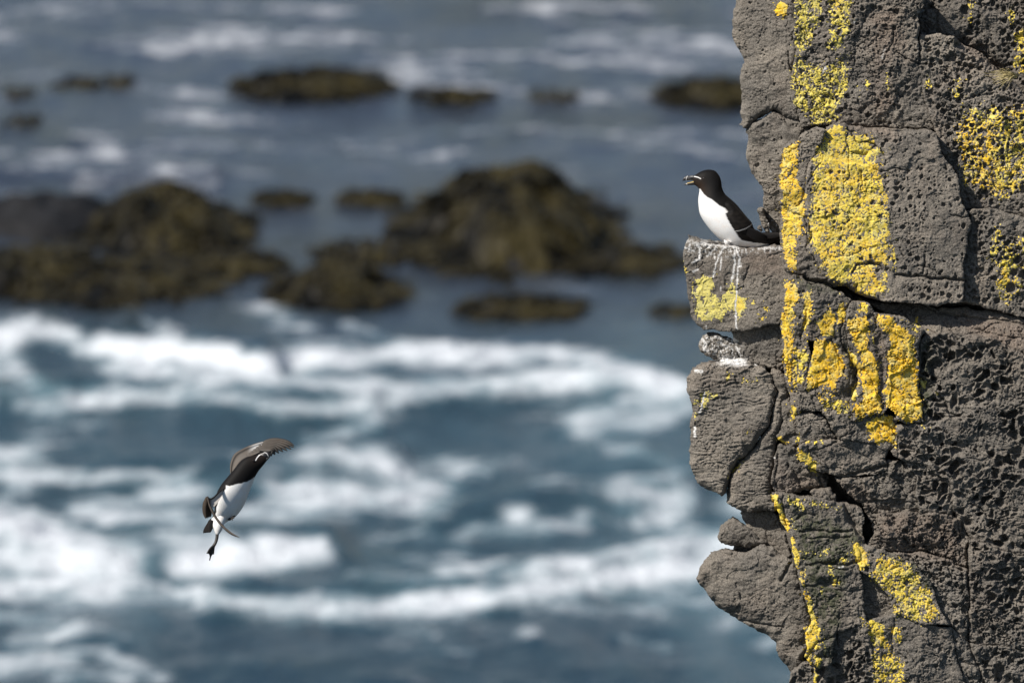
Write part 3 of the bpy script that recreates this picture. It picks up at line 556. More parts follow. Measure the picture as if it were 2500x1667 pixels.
BL = [ # name-key, polygon, w0, overrides
 ("A1", R3((450,-90),(425,60),(420,230),(440,330),(495,400),(480,450),(460,600),(460,800),(500,872),(560,812),(600,762),(700,732),(760,785),(860,800),(850,700),(815,640),(825,420),(835,-90)), .10, dict(sil=1, ax=-.55, R=26, ves=SM, T=.45, lift=.0)),
 ("A2", R3((500,868),(520,920),(495,1000),(500,1060),(530,1130),(580,1200),(625,1260),(615,1330),(612,1440),(640,1500),(680,1570))+R4((760,60),(770,-200))+R3((760,1170),(770,980),(870,940),(870,800),(760,790),(700,740),(600,770)), .165, dict(sil=1, ax=-.45, R=20, ves=SM, T=.3, ay=.35, lift=.0)),
 ("B", R3((830,-90),(1640,-90),(1700,10),(1650,100),(1640,300),(1665,500),(1685,640),(1730,780),(1755,865),(1690,850),(1500,855),(1280,850),(1150,832),(960,838),(865,850),(850,700),(808,640),(822,420)), -.03, dict(ax=-.12, ay=.18, R=16, ves=VM)),
 ("C", R3((1640,-90),(2560,-90),(2560,720),(2352,600),(2230,490),(2150,430),(2060,340),(1930,270),(1800,230),(1660,240),(1650,100),(1700,10)), .03, dict(R=18, ves=VE, ay=.05, ax=.05)),
 ("D", R3((1660,250),(1800,235),(1930,275),(2060,345),(2150,440),(2230,500),(2352,612),(2560,730),(2560,1480),(2352,1442),(2200,1410),(2080,1400),(1965,1385),(1935,1330),(1930,1210),(1870,1110),(1800,1050),(1765,870),(1735,780),(1690,640),(1665,500)), -.05, dict(R=24, ves=VE, ax=.0, ay=.05, med=.006)),
 ("E", R3((1040,865),(1100,838),(1160,845),(1280,868),(1500,870),(1700,866),(1760,890),(1800,1055),(1870,1115),(1928,1215),(1932,1340),(1965,1395),(2000,1480))+R4((1985,60),(1950,200),(1945,380),(1945,520),(1700,535),(1480,505),(1300,470),(1200,432),(1080,400),(1000,310),(960,190),(905,140),(900,-60))+R3((905,1150),(960,1000)), -.10, dict(R=15, ves=VM, ax=-.02, ay=.02, big=.007, med=.003)),
 ("E1", R3((720,1170),(752,985),(840,945),(870,900),(960,860),(1030,880),(955,1000),(900,1150),(895,1500))+R4((900,130),(950,190),(995,310),(1070,400),(930,375),(850,340),(765,300),(735,160)), -.07, dict(ax=-.35, R=12, ves=SM, T=.30, lift=.0)),
 ("V", R3((1970,1400),(2080,1405),(2200,1415),(2352,1450),(2560,1490))+R4((2560,660),(2352,605),(2200,570),(2100,545),(2060,520),(1950,525),(1950,200),(1990,60),(2005,-60)), -.07, dict(R=22, ves=VE, ax=-.05)),
 ("F", R4((85,112),(120,96),(200,100),(260,125),(400,143),(520,150),(740,156),(790,240),(800,350),(790,560),(760,640),(560,690),(440,705),(330,692),(190,686),(130,600),(110,510),(95,350),(70,205)), .055, dict(sil=1, ax=-.38, R=11, ves=[(15,.25,1.4,3.4,.004)], T=.30, lift=.05, ay=.10, big=.008)),
 ("F2", R4((395,676),(560,672),(760,620),(800,560),(800,990),(740,965),(560,945),(480,940),(440,860),(420,760)), .085, dict(ax=-.25, R=18, ves=[], T=.25, ay=.25, big=.014)),
 ("G", R4((188,825),(200,750),(270,714),(370,738),(440,772),(500,850),(480,890),(330,905),(250,882)), .11, dict(sil=1, ax=-.1, R=30, ed=.9, T=.10, med=.008, ves=[])),
 ("H1", R4((135,942),(230,915),(310,912),(360,890),(450,892),(500,915),(640,960),(700,1100),(640,1350),(560,1450),(470,1567))+R5((450,95),(395,195),(372,330),(210,272),(150,180),(118,30))+R4((128,1400),(132,1200),(100,1050)), .045, dict(sil=1, ax=-.30, R=38, T=.3, rib=1, ves=[(20,.15,1.5,4,.005)], ay=.12, lift=.02)),
 ("H2", R4((640,955),(760,985),(800,1040),(790,1150),(740,1180),(745,1300),(705,1400),(725,1440),(700,1567))+R5((695,60),(665,250),(680,300),(720,425),(560,424),(440,412),(380,372),(375,330),(398,195),(455,95))+R4((480,1560),(570,1450),(650,1350),(705,1100)), .035, dict(sil=1, ax=-.25, R=36, T=.25, rib=1, ves=[], ay=.15)),
 ("H3", R4((728,1165),(790,1150),(810,1210),(830,1300),(850,1420),(870,1460),(800,1490),(730,1440),(710,1400),(748,1300)), .01, dict(ax=-.3, R=16, ves=SM)),
 ("I", R5((298,570),(340,510),(430,478),(500,530),(600,608),(660,640),(620,655),(380,652),(310,632)), .10, dict(sil=1, ax=-.15, R=22, ed=.9, T=.14, ves=[])),
 ("J", R5((440,405),(720,425),(745,560),(800,740),(480,730),(400,690),(410,640),(505,528)), .15, dict(sil=1, ax=-.3, R=18, ves=[], T=.2)),
 ("K", R5((238,722),(320,680),(500,690),(640,640),(790,735),(860,880),(905,1000),(920,1150),(893,1250),(893,1400),(915,1500),(830,1500),(792,1492),(700,1350),(690,1280),(440,1130),(310,1062),(240,1000),(180,900),(188,820)), .03, dict(sil=1, ax=-.32, R=60, ed=.9, T=.3, ves=[(24,.30,2,6,.006)], ay=.22, lift=0)),
 ("L", R5((790,1660),(798,1500),(900,1440),(990,1475),(1060,1445),(1100,1235),(1290,1155),(1345,1330),(1345,1480),(1400,1660)), -.06, dict(R=14, honey=(17,.032), ax=-.1, T=.3)),
 ("M", R5((668,312),(760,295),(960,350),(1180,380),(1282,430),(1272,520),(1285,620),(1215,650),(1255,800),(1290,1155),(1100,1232),(1058,1442),(990,1472),(930,1442),(890,1380),(890,1230),(926,1150),(880,940),(832,800),(780,560),(705,400)), -.09, dict(R=13, ax=.10, ay=-.05, T=.2, ves=[(16,.2,1.5,4,.005)], med=.006)),
 ("N", R5((1212,645),(1290,630),(1450,705),(1640,775),(1705,870),(1785,1050),(1850,1165),(1700,1165),(1500,1112),(1440,965),(1330,872),(1262,805)), -.075, dict(R=13, ax=.1, ay=-.05, ves=VM)),
 ("N2", R5((1258,805),(1330,875),(1440,970),(1500,1115),(1290,1150)), -.04, dict(R=10, ves=SM)),
 ("O", R5((1290,1155),(1500,1115),(1700,1170),(1860,1200),(1900,1420),(1960,1660),(1405,1660),(1350,1480),(1350,1330)), -.06, dict(R=14, ax=.08, ves=SM, ay=.08)),
 ("P", R4((1645,770),(1700,742),(1850,705),(2000,735),(2150,765),(2352,860),(2560,950))+R5((2560,800),(2352,722),(2200,680),(2020,610),(1895,445),(1880,400),(1860,200),(1700,120),(1560,92),(1470,20))+R4((1495,1490),(1500,1330),(1680,1312),(1672,1200),(1645,900)), -.085, dict(R=24, honey=(23,.046), ax=.02, ay=.10, big=.016)),
 ("Q1", R4((765,395),(800,345),(870,352),(930,400),(950,500),(900,640),(905,760),(915,860),(895,1010),(890,1080),(1000,1085),(1010,1240),(860,1240),(815,1260),(795,1100),(762,990),(742,800),(735,600)), -.085, dict(R=12, ax=-.25, T=.28, ves=SM)),
 ("Q2", R4((930,400),(1000,385),(1100,440),(1180,500),(1160,640),(1190,800),(1240,900),(1225,1080),(1190,1200),(1000,1085),(890,1085),(905,1000),(950,770),(905,760),(900,650),(950,510)), -.10, dict(R=13, ax=.05, ves=[(18,.15,1.5,4,.005)])),
 ("Q3", R4((1165,640),(1180,520),(1310,520),(1345,590),(1400,700),(1440,850),(1450,1020),(1420,1110),(1440,1210),(1400,1250),(1215,1292),(1195,1200),(1230,1080),(1250,960),(1195,800)), -.115, dict(R=13, ax=.0, ves=[(18,.12,1.5,4,.005)])),
 ("Q4", R4((1345,590),(1450,605),(1600,640),(1690,690),(1650,760),(1640,900),(1668,1200),(1678,1305),(1570,1316),(1490,1275),(1442,1205),(1422,1110),(1455,1020),(1442,850),(1402,695)), -.125, dict(R=13, ax=.06, ves=[(18,.12,1.5,4,.005)])),
 ("Q5", R4((1000,1090),(1190,1205),(1215,1295),(1400,1252),(1490,1278),(1500,1490),(1430,1500),(1360,1468),(1210,1445),(1110,1405),(1010,1265)), -.075, dict(R=13, ax=.1, ay=.05, ves=SM)),
 ("R", R4((930,375),(1070,410),(1250,480),(1480,520),(1700,548),(1900,560),(2100,560),(2352,620),(2560,670),(2560,960),(2352,850),(2150,760),(2000,730),(1850,700),(1700,735),(1640,690),(1480,600),(1310,515),(1180,510),(1100,440)), -.02, dict(R=12, ay=-.75, ax=.0, ves=SM, med=.008)),
 ("S1", R4((815,1265),(860,1242),(1005,1268),(1110,1410),(1010,1432),(880,1450),(860,1462),(835,1300)), -.05, dict(R=9, ax=-.1, ves=[], rib=.6)),
 ("S2", R4((870,1465),(1010,1435),(1110,1412),(1210,1448),(1360,1470),(1440,1505))+R5((1420,70),(1435,150),(1130,186),(980,162),(885,130),(838,10)), -.055, dict(R=14, ax=0, ay=.15, ves=[])),
 ("S3", R5((690,62),(730,-20),(835,5),(885,135),(980,165),(1060,195),(1025,268),(800,292),(700,300),(668,250)), .005, dict(R=14, ves=[], med=.009, big=.018)),
 ("S4", R5((930,300),(1060,262),(1095,310),(1080,350),(960,350)), -.03, dict(R=9, ves=[])),
 ("S5", R5((1100,200),(1280,192),(1440,150),(1430,80),(1550,100),(1620,200),(1650,420),(1380,412),(1345,560),(1300,430),(1190,300)), -.03, dict(R=14, ves=SM, med=.012, big=.02)),
 ("S6", R5((1340,585),(1380,418),(1640,428),(1870,440),(1990,560),(1985,800),(1700,690),(1480,700),(1300,640)), -.035, dict(R=16, ves=VM, med=.012, big=.02)),
 ("S7", R5((1560,95),(1700,125),(1860,205),(1880,430),(1650,425),(1625,200)), -.055, dict(R=14, honey=(17,.032), ax=0)),
 ("T1", R5((1480,705),(1700,695),(1980,805),(1985,1270),(1930,1250),(1850,1165),(1790,1050),(1710,870),(1645,775)), -.04, dict(R=13, ves=VE, med=.009, ax=-.15)),
 ("T2", R5((1990,600),(2200,690),(2352,730),(2560,810),(2560,1430),(2352,1352),(2100,1310),(1995,1275),(1990,800)), -.05, dict(R=16, honey=(20,.036), med=.010, big=.018)),
 ("U1", R5((1860,1205),(1930,1255),(1995,1290),(2060,1480),(2085,1660),(1965,1660),(1905,1420)), -.03, dict(R=12, ves=SM, med=.009)),
 ("U2", R5((2000,1290),(2100,1315),(2352,1360),(2560,1440),(2560,1660),(2090,1660),(2065,1480)), -.03, dict(R=14, honey=(21,.028), med=.009, ax=.05)),
 ("pebble1", R1((1240,790),(1300,765),(1365,790),(1380,900),(1430,1060),(1440,1150),(1390,1160),(1290,1050),(1260,930)), .17, dict(sil=1, R=16, ed=.9, T=.06, ves=[], g=1.2)),
 ("pebble2", R1((1225,1060),(1280,1045),(1310,1110),(1300,1140),(1240,1110)), .165, dict(sil=1, R=9, ed=.9, T=.04, ves=[], g=1.2)),
]
cliff_base = w3(2100, 1667, .1)
cliff = empty("cliff", cliff_base)
tag(cliff, "dark pitted basalt cliff with yellow lichen filling the right side", None, kind="structure")

def make_block(poly, w0, o, parent=cliff, name="rock_block", core=False):
    P = dict(DEF); P.update(o)
    g = P["g"]
    pa = np.array(poly); cx, cy = pa.mean(0)
    sp = chaikin(poly, 1) if P['sil'] else np.array(poly, float)
    if P['sil']: P['gap'] = max(P['gap'], -.5); P['fine'] *= .7; P['med'] *= .8
    xs = np.arange(pa[:, 0].min() - 12, pa[:, 0].max() + 12, g); ys = np.arange(pa[:, 1].min() - 12, pa[:, 1].max() + 12, g)
    X, Y = np.meshgrid(xs, ys)
    # warp shared by all blocks so that neighbours keep meeting along rough edges
    WX = X + 7 * fbm(X / 70, Y / 70, 101, 3) + 2.4 * fbm(X / 15, Y / 15, 103, 3, .6)
    WY = Y + 7 * fbm(X / 70, Y / 70, 107, 3) + 2.4 * fbm(X / 15, Y / 15, 109, 3, .6)
    d = polydist(WX, WY, sp) - P["gap"]
    keep = d > 0
    d2, FX, FY = d, X, Y
    kf = np.flatnonzero(keep)
    X, Y, WX, WY, d = (a_.ravel()[kf] for a_ in (X, Y, WX, WY, d))
    W = w0 + P["ax"] * (X - cx) * K + P["ay"] * (Y - cy) * K
    # broad relief: facets and lumps
    f1, f2, fi = worley(X / 95 + .4 * fbm(X / 60, Y / 60, 3, 2), Y / 75 + .4 * fbm(X / 60, Y / 60, 4, 2), 211)
    W = W + P["big"] * (fbm(X / 130, Y / 110, 201, 3) + .9 * (fi - .5) * sstep(0, .06, f2 - f1))
    g1, g2, gi = worley(X / 52 + .5 * fbm(X / 35, Y / 35, 13, 2), Y / 26 + .5 * fbm(X / 35, Y / 35, 14, 2), 217)
    W = W + .007 * (gi - .5) * sstep(0, .08, g2 - g1) * sstep(-.1, .4, fbm(X / 90, Y / 70, 219, 2)) * (0.3 if P["sil"] else 1)
    medt = P["med"] * fbm(X / 36, Y / 30, 203, 4, .58)
    W = W + medt
    ridged = np.abs(fbm(X / 26, Y / 18, 207, 3, .6))
    W = W + P["med"] * 1.3 * sstep(.14, .0, ridged) * (.4 + .6 * sstep(-.2, .5, fbm(X / 120, Y / 120, 208, 2)))
    finet = P["fine"] * (fbm(X / 8.5, Y / 7.5, 205, 4, .66) + .5 * np.abs(fbm(X / 4.2, Y / 4.2, 206, 2)))
    W = W + finet
    if P["rib"]:
        ph = Y / 7.5 + 1.6 * fbm(X / 60, Y / 40, 221, 3) + .25 * (X - cx) / 30
        W = W + P["rib"] * .0022 * np.sin(ph * 6.283 / 1.3) * sstep(-.3, .4, fbm(X / 50, Y / 22, 223, 3))
    inner = sstep(0, P["R"] * .8, d)
    pit = np.zeros(X.shape)
    for n, (cell, prob, rmin, rmax, dep) in enumerate(P["ves"]):
        dens = sstep(-.55, .45, fbm(X / 110 + n * 5, Y / 110, 231 + n, 2))
        jx = X + 3.0 * gnoise(X / 9, Y / 9, 241 + n); jy = Y + 3.0 * gnoise(X / 9, Y / 9, 251 + n)
        pit = np.maximum(pit, vesicles(jx, jy, cell, prob, rmin, rmax, dep, 261 + n * 10) * np.where(dens > .5, 1, dens * .8))
    if P["honey"]:
        cell, dep = P["honey"]
        jx = X + 13 * fbm(X / 55, Y / 55, 271, 3, .6); jy = Y + 13 * fbm(X / 55, Y / 55, 273, 3, .6)
        m1 = sstep(-.28, .10, fbm(X / 130, Y / 100, 275, 3)); m2 = sstep(-.1, .25, fbm(X / 80 + 9, Y / 60, 281, 3))
        pit = np.maximum(pit, honeycomb(jx, jy, cell, dep, 277, prob=.86, sx=.9, sy=1.15) * m1)
        pit = np.maximum(pit, honeycomb(jx + 40, jy, cell * .58, dep * .6, 279, prob=.8, sx=.85, sy=1.1) * m2 * (1 - .6 * m1))
        pit = np.maximum(pit, vesicles(jx, jy, cell * 1.5, .5, cell * .25, cell * .72, dep * 1.1, 283) * m1)
        pit = np.maximum(pit, vesicles(jx, jy, 9, .5, 1.5, 4, .009, 285))
    W = W + pit * inner
    for pts, hw, dep in CRACK:
        a = np.array(pts)
        if a[:, 0].max() < xs[0] or a[:, 0].min() > xs[-1] or a[:, 1].max() < ys[0] or a[:, 1].min() > ys[-1]: continue
        q = linedist(WX, WY, pts)
        W = W + dep * np.exp(-(q / hw) ** 2) + dep * .22 * np.exp(-(q / (hw * 4)) ** 2)
    Rv = P["R"] * (.5 if not P['sil'] else .65) * (.7 + .6 * unif(fbm(X / 40, Y / 40, 291, 2)))
    t = np.clip(d / Rv, 0, 1)
    W = W + P["ed"] * Rv * K * (1 - np.sqrt(np.clip(1 - (1 - t) ** 2, 0, 1)))
    # masks
    guano = np.zeros(X.shape); moss = guano.copy(); brown = .22 * sstep(-.1, .7, fbm(X / 90, Y / 120, 301, 3))
    for pts, hw, st in GUANO:
        a = np.array(pts)
        if a[:, 0].max() < xs[0] - 20 or a[:, 0].min() > xs[-1] + 20 or a[:, 1].max() < ys[0] - 20 or a[:, 1].min() > ys[-1] + 20: continue
        q = linedist(X + 2.2 * fbm(X / 9, Y / 9, 311, 2), Y + 2 * fbm(X / 9, Y / 9, 313, 2), pts)
        n = .55 + .9 * unif(fbm(X / 6, Y / 7, 315, 3)) if st < .9 else .8 + .4 * unif(fbm(X / 6, Y / 9, 315, 3))
        guano = np.maximum(guano, st * .9 * sstep(1.35, .4, q / (hw * n * .85)))
    for pl, den in SPLAT:
        q = sstep(-10, 14, polydist(X, Y, pl))
        if q.max() > 0: guano = np.maximum(guano, .8 * q * sstep(1 - den, 1.12 - den, unif(.5 * fbm(X / 3.2, Y / 16, 317, 3) + .75 * fbm(X / 7, Y / 8, 319, 3, .7))))
    for pl in MOSS: moss = np.maximum(moss, sstep(-14, 14, polydist(WX, WY, pl)))
    for pl in BROWN: brown = np.maximum(brown, .8 * sstep(-22, 26, polydist(WX, WY, pl)))
    cover = np.zeros(X.shape); lich = np.full(X.shape, -1.0); orange = np.zeros(X.shape); pale = np.zeros(X.shape)
    LX = X + 5 * fbm(X / 22, Y / 22, 321, 3, .65); LY = Y + 6 * fbm(X / 22, Y / 22, 323, 3, .65)
    sp1 = unif(.48 * fbm(X / 17, Y / 20, 331, 3, .6) + .78 * fbm(X / 4.6, Y / 5.2, 333, 3, .75))
    for pl, dens, og, pa_, soft in LICHEN:
        a = np.array(pl)
        if a[:, 0].max() < xs[0] - 20 or a[:, 0].min() > xs[-1] + 20 or a[:, 1].max() < ys[0] - 20 or a[:, 1].min() > ys[-1] + 20: continue
        m = polydist(LX, LY, pl)
        pr = np.maximum(dens * sstep(-soft * .9, soft * .6, m), .24 * dens * sstep(-soft * 1.2 - 16, -4, m)) - sp1
        cover = np.maximum(cover, dens * sstep(-soft, soft * .4, m))
        better = pr > lich
        lich = np.where(better, pr, lich)
        orange = np.where(m > -soft, np.maximum(orange, og), orange); pale = np.where(better & (m > -soft), pa_, pale)
    cv = sstep(.45, .85, cover)
    W = W - cv * (.8 * finet + .45 * medt + .6 * pit * inner)
    pit = pit * (1 - .6 * cv)
    lich = np.where(pit * inner > .005, -1, lich)
    lich = np.where(guano > .6, -1, lich)
    X, Y, d = FX, FY, d2
    def full(a_, fill=0.0):
        r_ = np.full(X.size, fill); r_[kf] = a_; return r_.reshape(X.shape)
    W, guano, moss, brown, orange, pale, lich = full(W), full(guano), full(moss), full(brown), full(orange), full(pale), full(lich, -1.0)
    # mesh
    q = keep[:-1, :-1] & keep[:-1, 1:] & keep[1:, 1:] & keep[1:, :-1]
    ny, nx = X.shape
    ii = np.arange(ny * nx).reshape(ny, nx)
    a, b, c, e = ii[:-1, :-1], ii[:-1, 1:], ii[1:, 1:], ii[1:, :-1]
    quads = np.stack([a[q], e[q], c[q], b[q]], -1)
    qp = np.pad(q, 1)
    Qi = qp[1:-1, 1:-1]
    ed = []
    m = Qi & ~qp[:-2, 1:-1]; ed.append(np.stack([b[m], a[m]], -1))        # top edge
    m = Qi & ~qp[2:, 1:-1]; ed.append(np.stack([e[m], c[m]], -1))         # bottom
    m = Qi & ~qp[1:-1, :-2]; ed.append(np.stack([a[m], e[m]], -1))        # left
    m = Qi & ~qp[1:-1, 2:]; ed.append(np.stack([c[m], b[m]], -1))         # right
    ed = np.concatenate(ed)
    bv = np.unique(ed)
    # snap the rim to the outline
    gy_, gx_ = np.gradient(d, g)
    gl = np.maximum(np.hypot(gx_, gy_), .3)
    Xf, Yf = X.astype(float).ravel().copy(), Y.astype(float).ravel().copy()
    dd = np.clip(d.ravel()[bv], 0, g * 1.2)
    Xf[bv] -= dd * (gx_ / gl).ravel()[bv] * .8; Yf[bv] -= dd * (gy_ / gl).ravel()[bv] * .8
    Wf = W.ravel()
    V = w3(Xf, Yf, Wf, w0)
    used = np.unique(quads); remap = -np.ones(ny * nx, int); remap[used] = np.arange(len(used))
    verts = V[used]; faces = remap[quads]
    at = dict(guano=guano.ravel()[used], moss=moss.ravel()[used], brown=brown.ravel()[used], tone=np.full(len(used), P.get('tone', 1.0)))
    # sides going back into the cliff
    steps = 4; bi = remap[bv]; pos = np.full(ny * nx, -1); pos[bv] = np.arange(len(bv))
    rings = [bi]; extra = []; n0 = len(verts)
    for k in range(1, steps + 1):
        s = P["T"] * k / steps
        nz = np.abs(fbm(Xf[bv] / 22, Yf[bv] / 22 + k * 3.1, 341, 2)) * (4 * K) + .05 * s
        ngx, ngy = (gx_ / gl).ravel()[bv], (gy_ / gl).ravel()[bv]
        up = np.where(ngy > .5, P["lift"] * s, np.where(ngy < 0, -ngy * nz, 0))
        extra.append(V[bv] + s * FWD + up[:, None] * UP + (ngx * nz)[:, None] * RIGHT)
        rings.append(n0 + (k - 1) * len(bv) + np.arange(len(bv)))
    skirt = []
    e0, e1 = pos[ed[:, 0]], pos[ed[:, 1]]
    for k in range(steps):
        skirt.append(np.stack([rings[k][e1], rings[k][e0], rings[k + 1][e0], rings[k + 1][e1]], -1))
    allv = np.concatenate([verts] + extra); allf = np.concatenate([faces] + skirt)
    for k_ in at: at[k_] = np.concatenate([at[k_]] + [at[k_][bi] * (.6 if k_ == "guano" else 1)] * steps)
    blk = build(name, allv, allf, M["rock"], parent, attrs=at)
    # lichen crust: a thin raised skin over the rock
    lv = (lich.ravel() > 0)
    lf = quads[lv[quads].sum(1) >= 3]
    if len(lf) > 25 and not core:
        u, cnt = np.unique(lf, return_counts=True)
        th = np.where(cnt >= 4, .0007 + .0002 * fbm(Xf[u] / 5, Yf[u] / 5, 351, 2), .0002)
        rm = -np.ones(ny * nx, int); rm[u] = np.arange(len(u))
        lo = build("lichen_crust", V[u] - th[:, None] * FWD, rm[lf], M["lichen"], blk, attrs=dict(orange=orange.ravel()[u], pale=pale.ravel()[u]))
        lo["kind"] = "stuff"
    return blk
trng = random.Random(5)
for key, poly, w0, o in BL:
    o['tone'] = trng.uniform(.95, 1.30)
    o['fine'] = .0022 * trng.uniform(.45, 1.05)
    nm = "stone" if key in ("G", "I", "S4", "pebble1", "pebble2") else "rock_block"
    make_block(poly, w0, o, name=nm)
# the face goes on to the right of the picture
for pl, w0, st in (([(2535,-40),(2980,-60),(3000,300),(2900,560),(2540,520)], -.03, VE), ([(2985,-60),(3420,-40),(3400,420),(3150,640),(2905,560),(3005,300)], .04, VE),
                   ([(2540,525),(2900,565),(3150,645),(3100,960),(2800,1010),(2545,880)], -.06, VM), ([(3155,640),(3405,420),(3420,1180),(3180,1240),(3105,965)], .06, VM),
                   ([(2545,885),(2800,1015),(2900,1300),(2760,1700),(2540,1700)], -.05, VE), ([(2805,1015),(3100,965),(3180,1245),(3420,1190),(3400,1700),(2765,1700),(2905,1300)], .02, VE)):
    make_block(pl, w0, dict(g=3.6, R=24, ves=st, T=.4, med=.009, big=.02, tone=.95), core=True)
# the mass behind the blocks, and the cliff beyond the picture down to the sea
make_block([(1905, -60), (2600, -60), (2600, 1720), (1960, 1720), (1930, 1500), (1900, 1300), (1900, 1150), (1915, 700)], .12,
           dict(g=5, T=.5, R=20, ves=[], ay=.03), name="cliff_core", core=True)
make_block([(1850, -60), (1960, -60), (1960, 1560), (1920, 1480), (1880, 1350), (1870, 1290), (1870, 1000), (1870, 870), (1890, 800), (1900, 620), (1910, 560), (1890, 300)], .30,
           dict(g=5.0, T=.5, R=20, ax=-.2, ay=.0), name="cliff_core", core=True)
def stack_mass():
    nz, na = 70, 64; rs = np.random.default_rng(9)
    top, bot = 13.6, -1.5
    c = w3(2950, 833, 1.45); V = []
    for i in range(nz):
        z = top + (bot - top) * i / (nz - 1)
        for j in range(na):
            a = 2 * math.pi * j / na
            hgt = z - c[2]
            flare = max(0, -hgt - 1.6) * .10
            r = 1.05 + flare
            V.append([math.cos(a) * r, math.sin(a) * r, z])
    V = np.array(V)
    a = np.tile(np.arange(na) / na * 6.2832, nz); z = V[:, 2]
    n = .16 * fbm(np.cos(a) * 2 + 5, np.sin(a) * 2 + z * .9, 401, 4) + .10 * fbm(np.cos(a) * 6 + z, np.sin(a) * 6 + z * 2, 403, 3)
    rr = 1 + n
    V[:, 0] = V[:, 0] * rr + c[0]; V[:, 1] = V[:, 1] * rr + c[1]
    F = [(i * na + j, (i + 1) * na + j, (i + 1) * na + (j + 1) % na, i * na + (j + 1) % na) for i in range(nz - 1) for j in range(na)]
    V = np.concatenate([V, [[c[0], c[1], top + .25]]])
    T = [(j, (j + 1) % na, len(V) - 1) for j in range(na)]
    build("cliff_core", V, F + T, M["rock"], cliff, attrs=dict(guano=np.zeros(len(V)), moss=np.zeros(len(V)), brown=np.full(len(V), .2), tone=np.ones(len(V))))
stack_mass()

# ------------------------------------------------------------------ birds
def crom(A, n):
    """Catmull-Rom resampling of the rows of A to n rows"""
    A = np.asarray(A, float); m = len(A)
    P = np.vstack([2 * A[0] - A[1], A, 2 * A[-1] - A[-2]])
    t = np.linspace(0, m - 1 - 1e-9, n); i = t.astype(int); f = (t - i)[:, None]
    p0, p1, p2, p3 = P[i], P[i + 1], P[i + 2], P[i + 3]
    return .5 * (2 * p1 + (p2 - p0) * f + (2 * p0 - 5 * p1 + 4 * p2 - p3) * f * f + (3 * p1 - p0 - 3 * p2 + p3) * f ** 3)
def loft(secs, n, m, e=1.0):
    """secs rows: ax ay bx by hw(m) W   (a, b photo px; hw half width along the view axis; W depth).  -> px, py, W arrays (n, m)"""
    S = crom(secs, n)
    th = np.linspace(0, 2 * math.pi, m, endpoint=False)
    c, s = np.cos(th), np.sin(th)
    c = np.sign(c) * np.abs(c) ** e; s = np.sign(s) * np.abs(s) ** e
    mx, my = (S[:, 0] + S[:, 2]) / 2, (S[:, 1] + S[:, 3]) / 2
    hx, hy = (S[:, 0] - S[:, 2]) / 2, (S[:, 1] - S[:, 3]) / 2
    px = mx[:, None] + hx[:, None] * c; py = my[:, None] + hy[:, None] * c
    W = S[:, 5][:, None] + np.maximum(S[:, 4], .0002)[:, None] * s
    if S.shape[1] > 6: W = W - S[:, 6][:, None] * c
    return px, py, W
def lfaces(n, m, base=0):
    i = np.arange(n - 1)[:, None]; j = np.arange(m)[None, :]; k = (j + 1) % m
    f = np.stack(np.broadcast_arrays(i * m + j, i * m + k, (i + 1) * m + k, (i + 1) * m + j), -1).reshape(-1, 4) + base
    return f
def loft_part(name, secs, n, m, mat, parent, colfn, e=1.0, Wref=0):
    px, py, W = loft(secs, n, m, e)
    V = w3(px, py, W, Wref).reshape(-1, 3)
    F = lfaces(n, m)
    caps = [np.array([[j, j + 1, m - 2 - j, m - 1 - j][::1] for j in range(m // 2 - 1)]) + o for o in (0, (n - 1) * m)]
    col = colfn(px.ravel(), py.ravel(), W.ravel())
    o = build(name, V, np.concatenate([F] + caps), mat, parent, attrs=dict(col=col))
    return o, px, py, W
def sec(conv, rows, W=0.0):
    out = []
    for r in rows:
        (a, b), (c, d) = conv(r[0]), conv(r[1])
        out.append([a, b, c, d, r[2] / 1000.0, (r[3] if len(r) > 3 else 0) / 1000.0 + W])
    return out
def mixc(a, b, t): return np.asarray(a)[None] * (1 - t[:, None]) + np.asarray(b)[None] * t[:, None]
BLACK, WHITE = (.0065, .006, .006), (.86, .86, .85)
def feather(conv, pts, wid, parent, name, colf, W=0.0, axis='v', thick=.0007, n=16, taper=.9):
    """pts rows: x y w(mm depth); wid half width m; axis 'p' widens across the path in the picture plane, 'w' along the view axis"""
    P = []
    for r in pts:
        a, b = conv((r[0], r[1]))[0]; P.append([a, b, r[2] / 1000.0 + W])
    C = crom(P, n); t = np.linspace(0, 1, n)
    prof = wid * np.clip(np.minimum(1, .45 + 2.2 * t) * np.clip(1 - t ** (4.2 * taper), 0, 1) ** .8, .02, 1)
    T = np.gradient(C[:, :2], axis=0); T /= np.maximum(np.linalg.norm(T, axis=1), 1e-9)[:, None]
    Nn = np.stack([-T[:, 1], T[:, 0]], -1) / K
    m = 8; th = np.arange(m) / m * 6.2832
    if axis == 'p':
        px = C[:, 0:1] + Nn[:, 0:1] * prof[:, None] * np.cos(th); py = C[:, 1:2] + Nn[:, 1:2] * prof[:, None] * np.cos(th)
        Wd = C[:, 2:3] + thick * np.sin(th)[None] + prof[:, None] * .18 * np.cos(th) ** 2
    else:
        tk = (thick * np.minimum(1, .5 + 3 * t) * np.sqrt(np.clip(1 - t ** 5, .02, 1)))[:, None]
        px = C[:, 0:1] + Nn[:, 0:1] * tk * np.sin(th); py = C[:, 1:2] + Nn[:, 1:2] * tk * np.sin(th)
        Wd = C[:, 2:3] + prof[:, None] * np.cos(th)[None]
    V = w3(px, py, Wd).reshape(-1, 3)
    tt = np.repeat(t, m); sd = np.tile(np.cos(th), n)
    o = build(name, V, lfaces(n, m), M["feather"], parent, attrs=dict(col=colf(tt, sd)))
    return o
def rot_about(px, py): pass

def one(conv):
    return lambda p: conv(p)
def R1p(p): return R1(p)[0]
def R2p(p): return R2(p)[0]

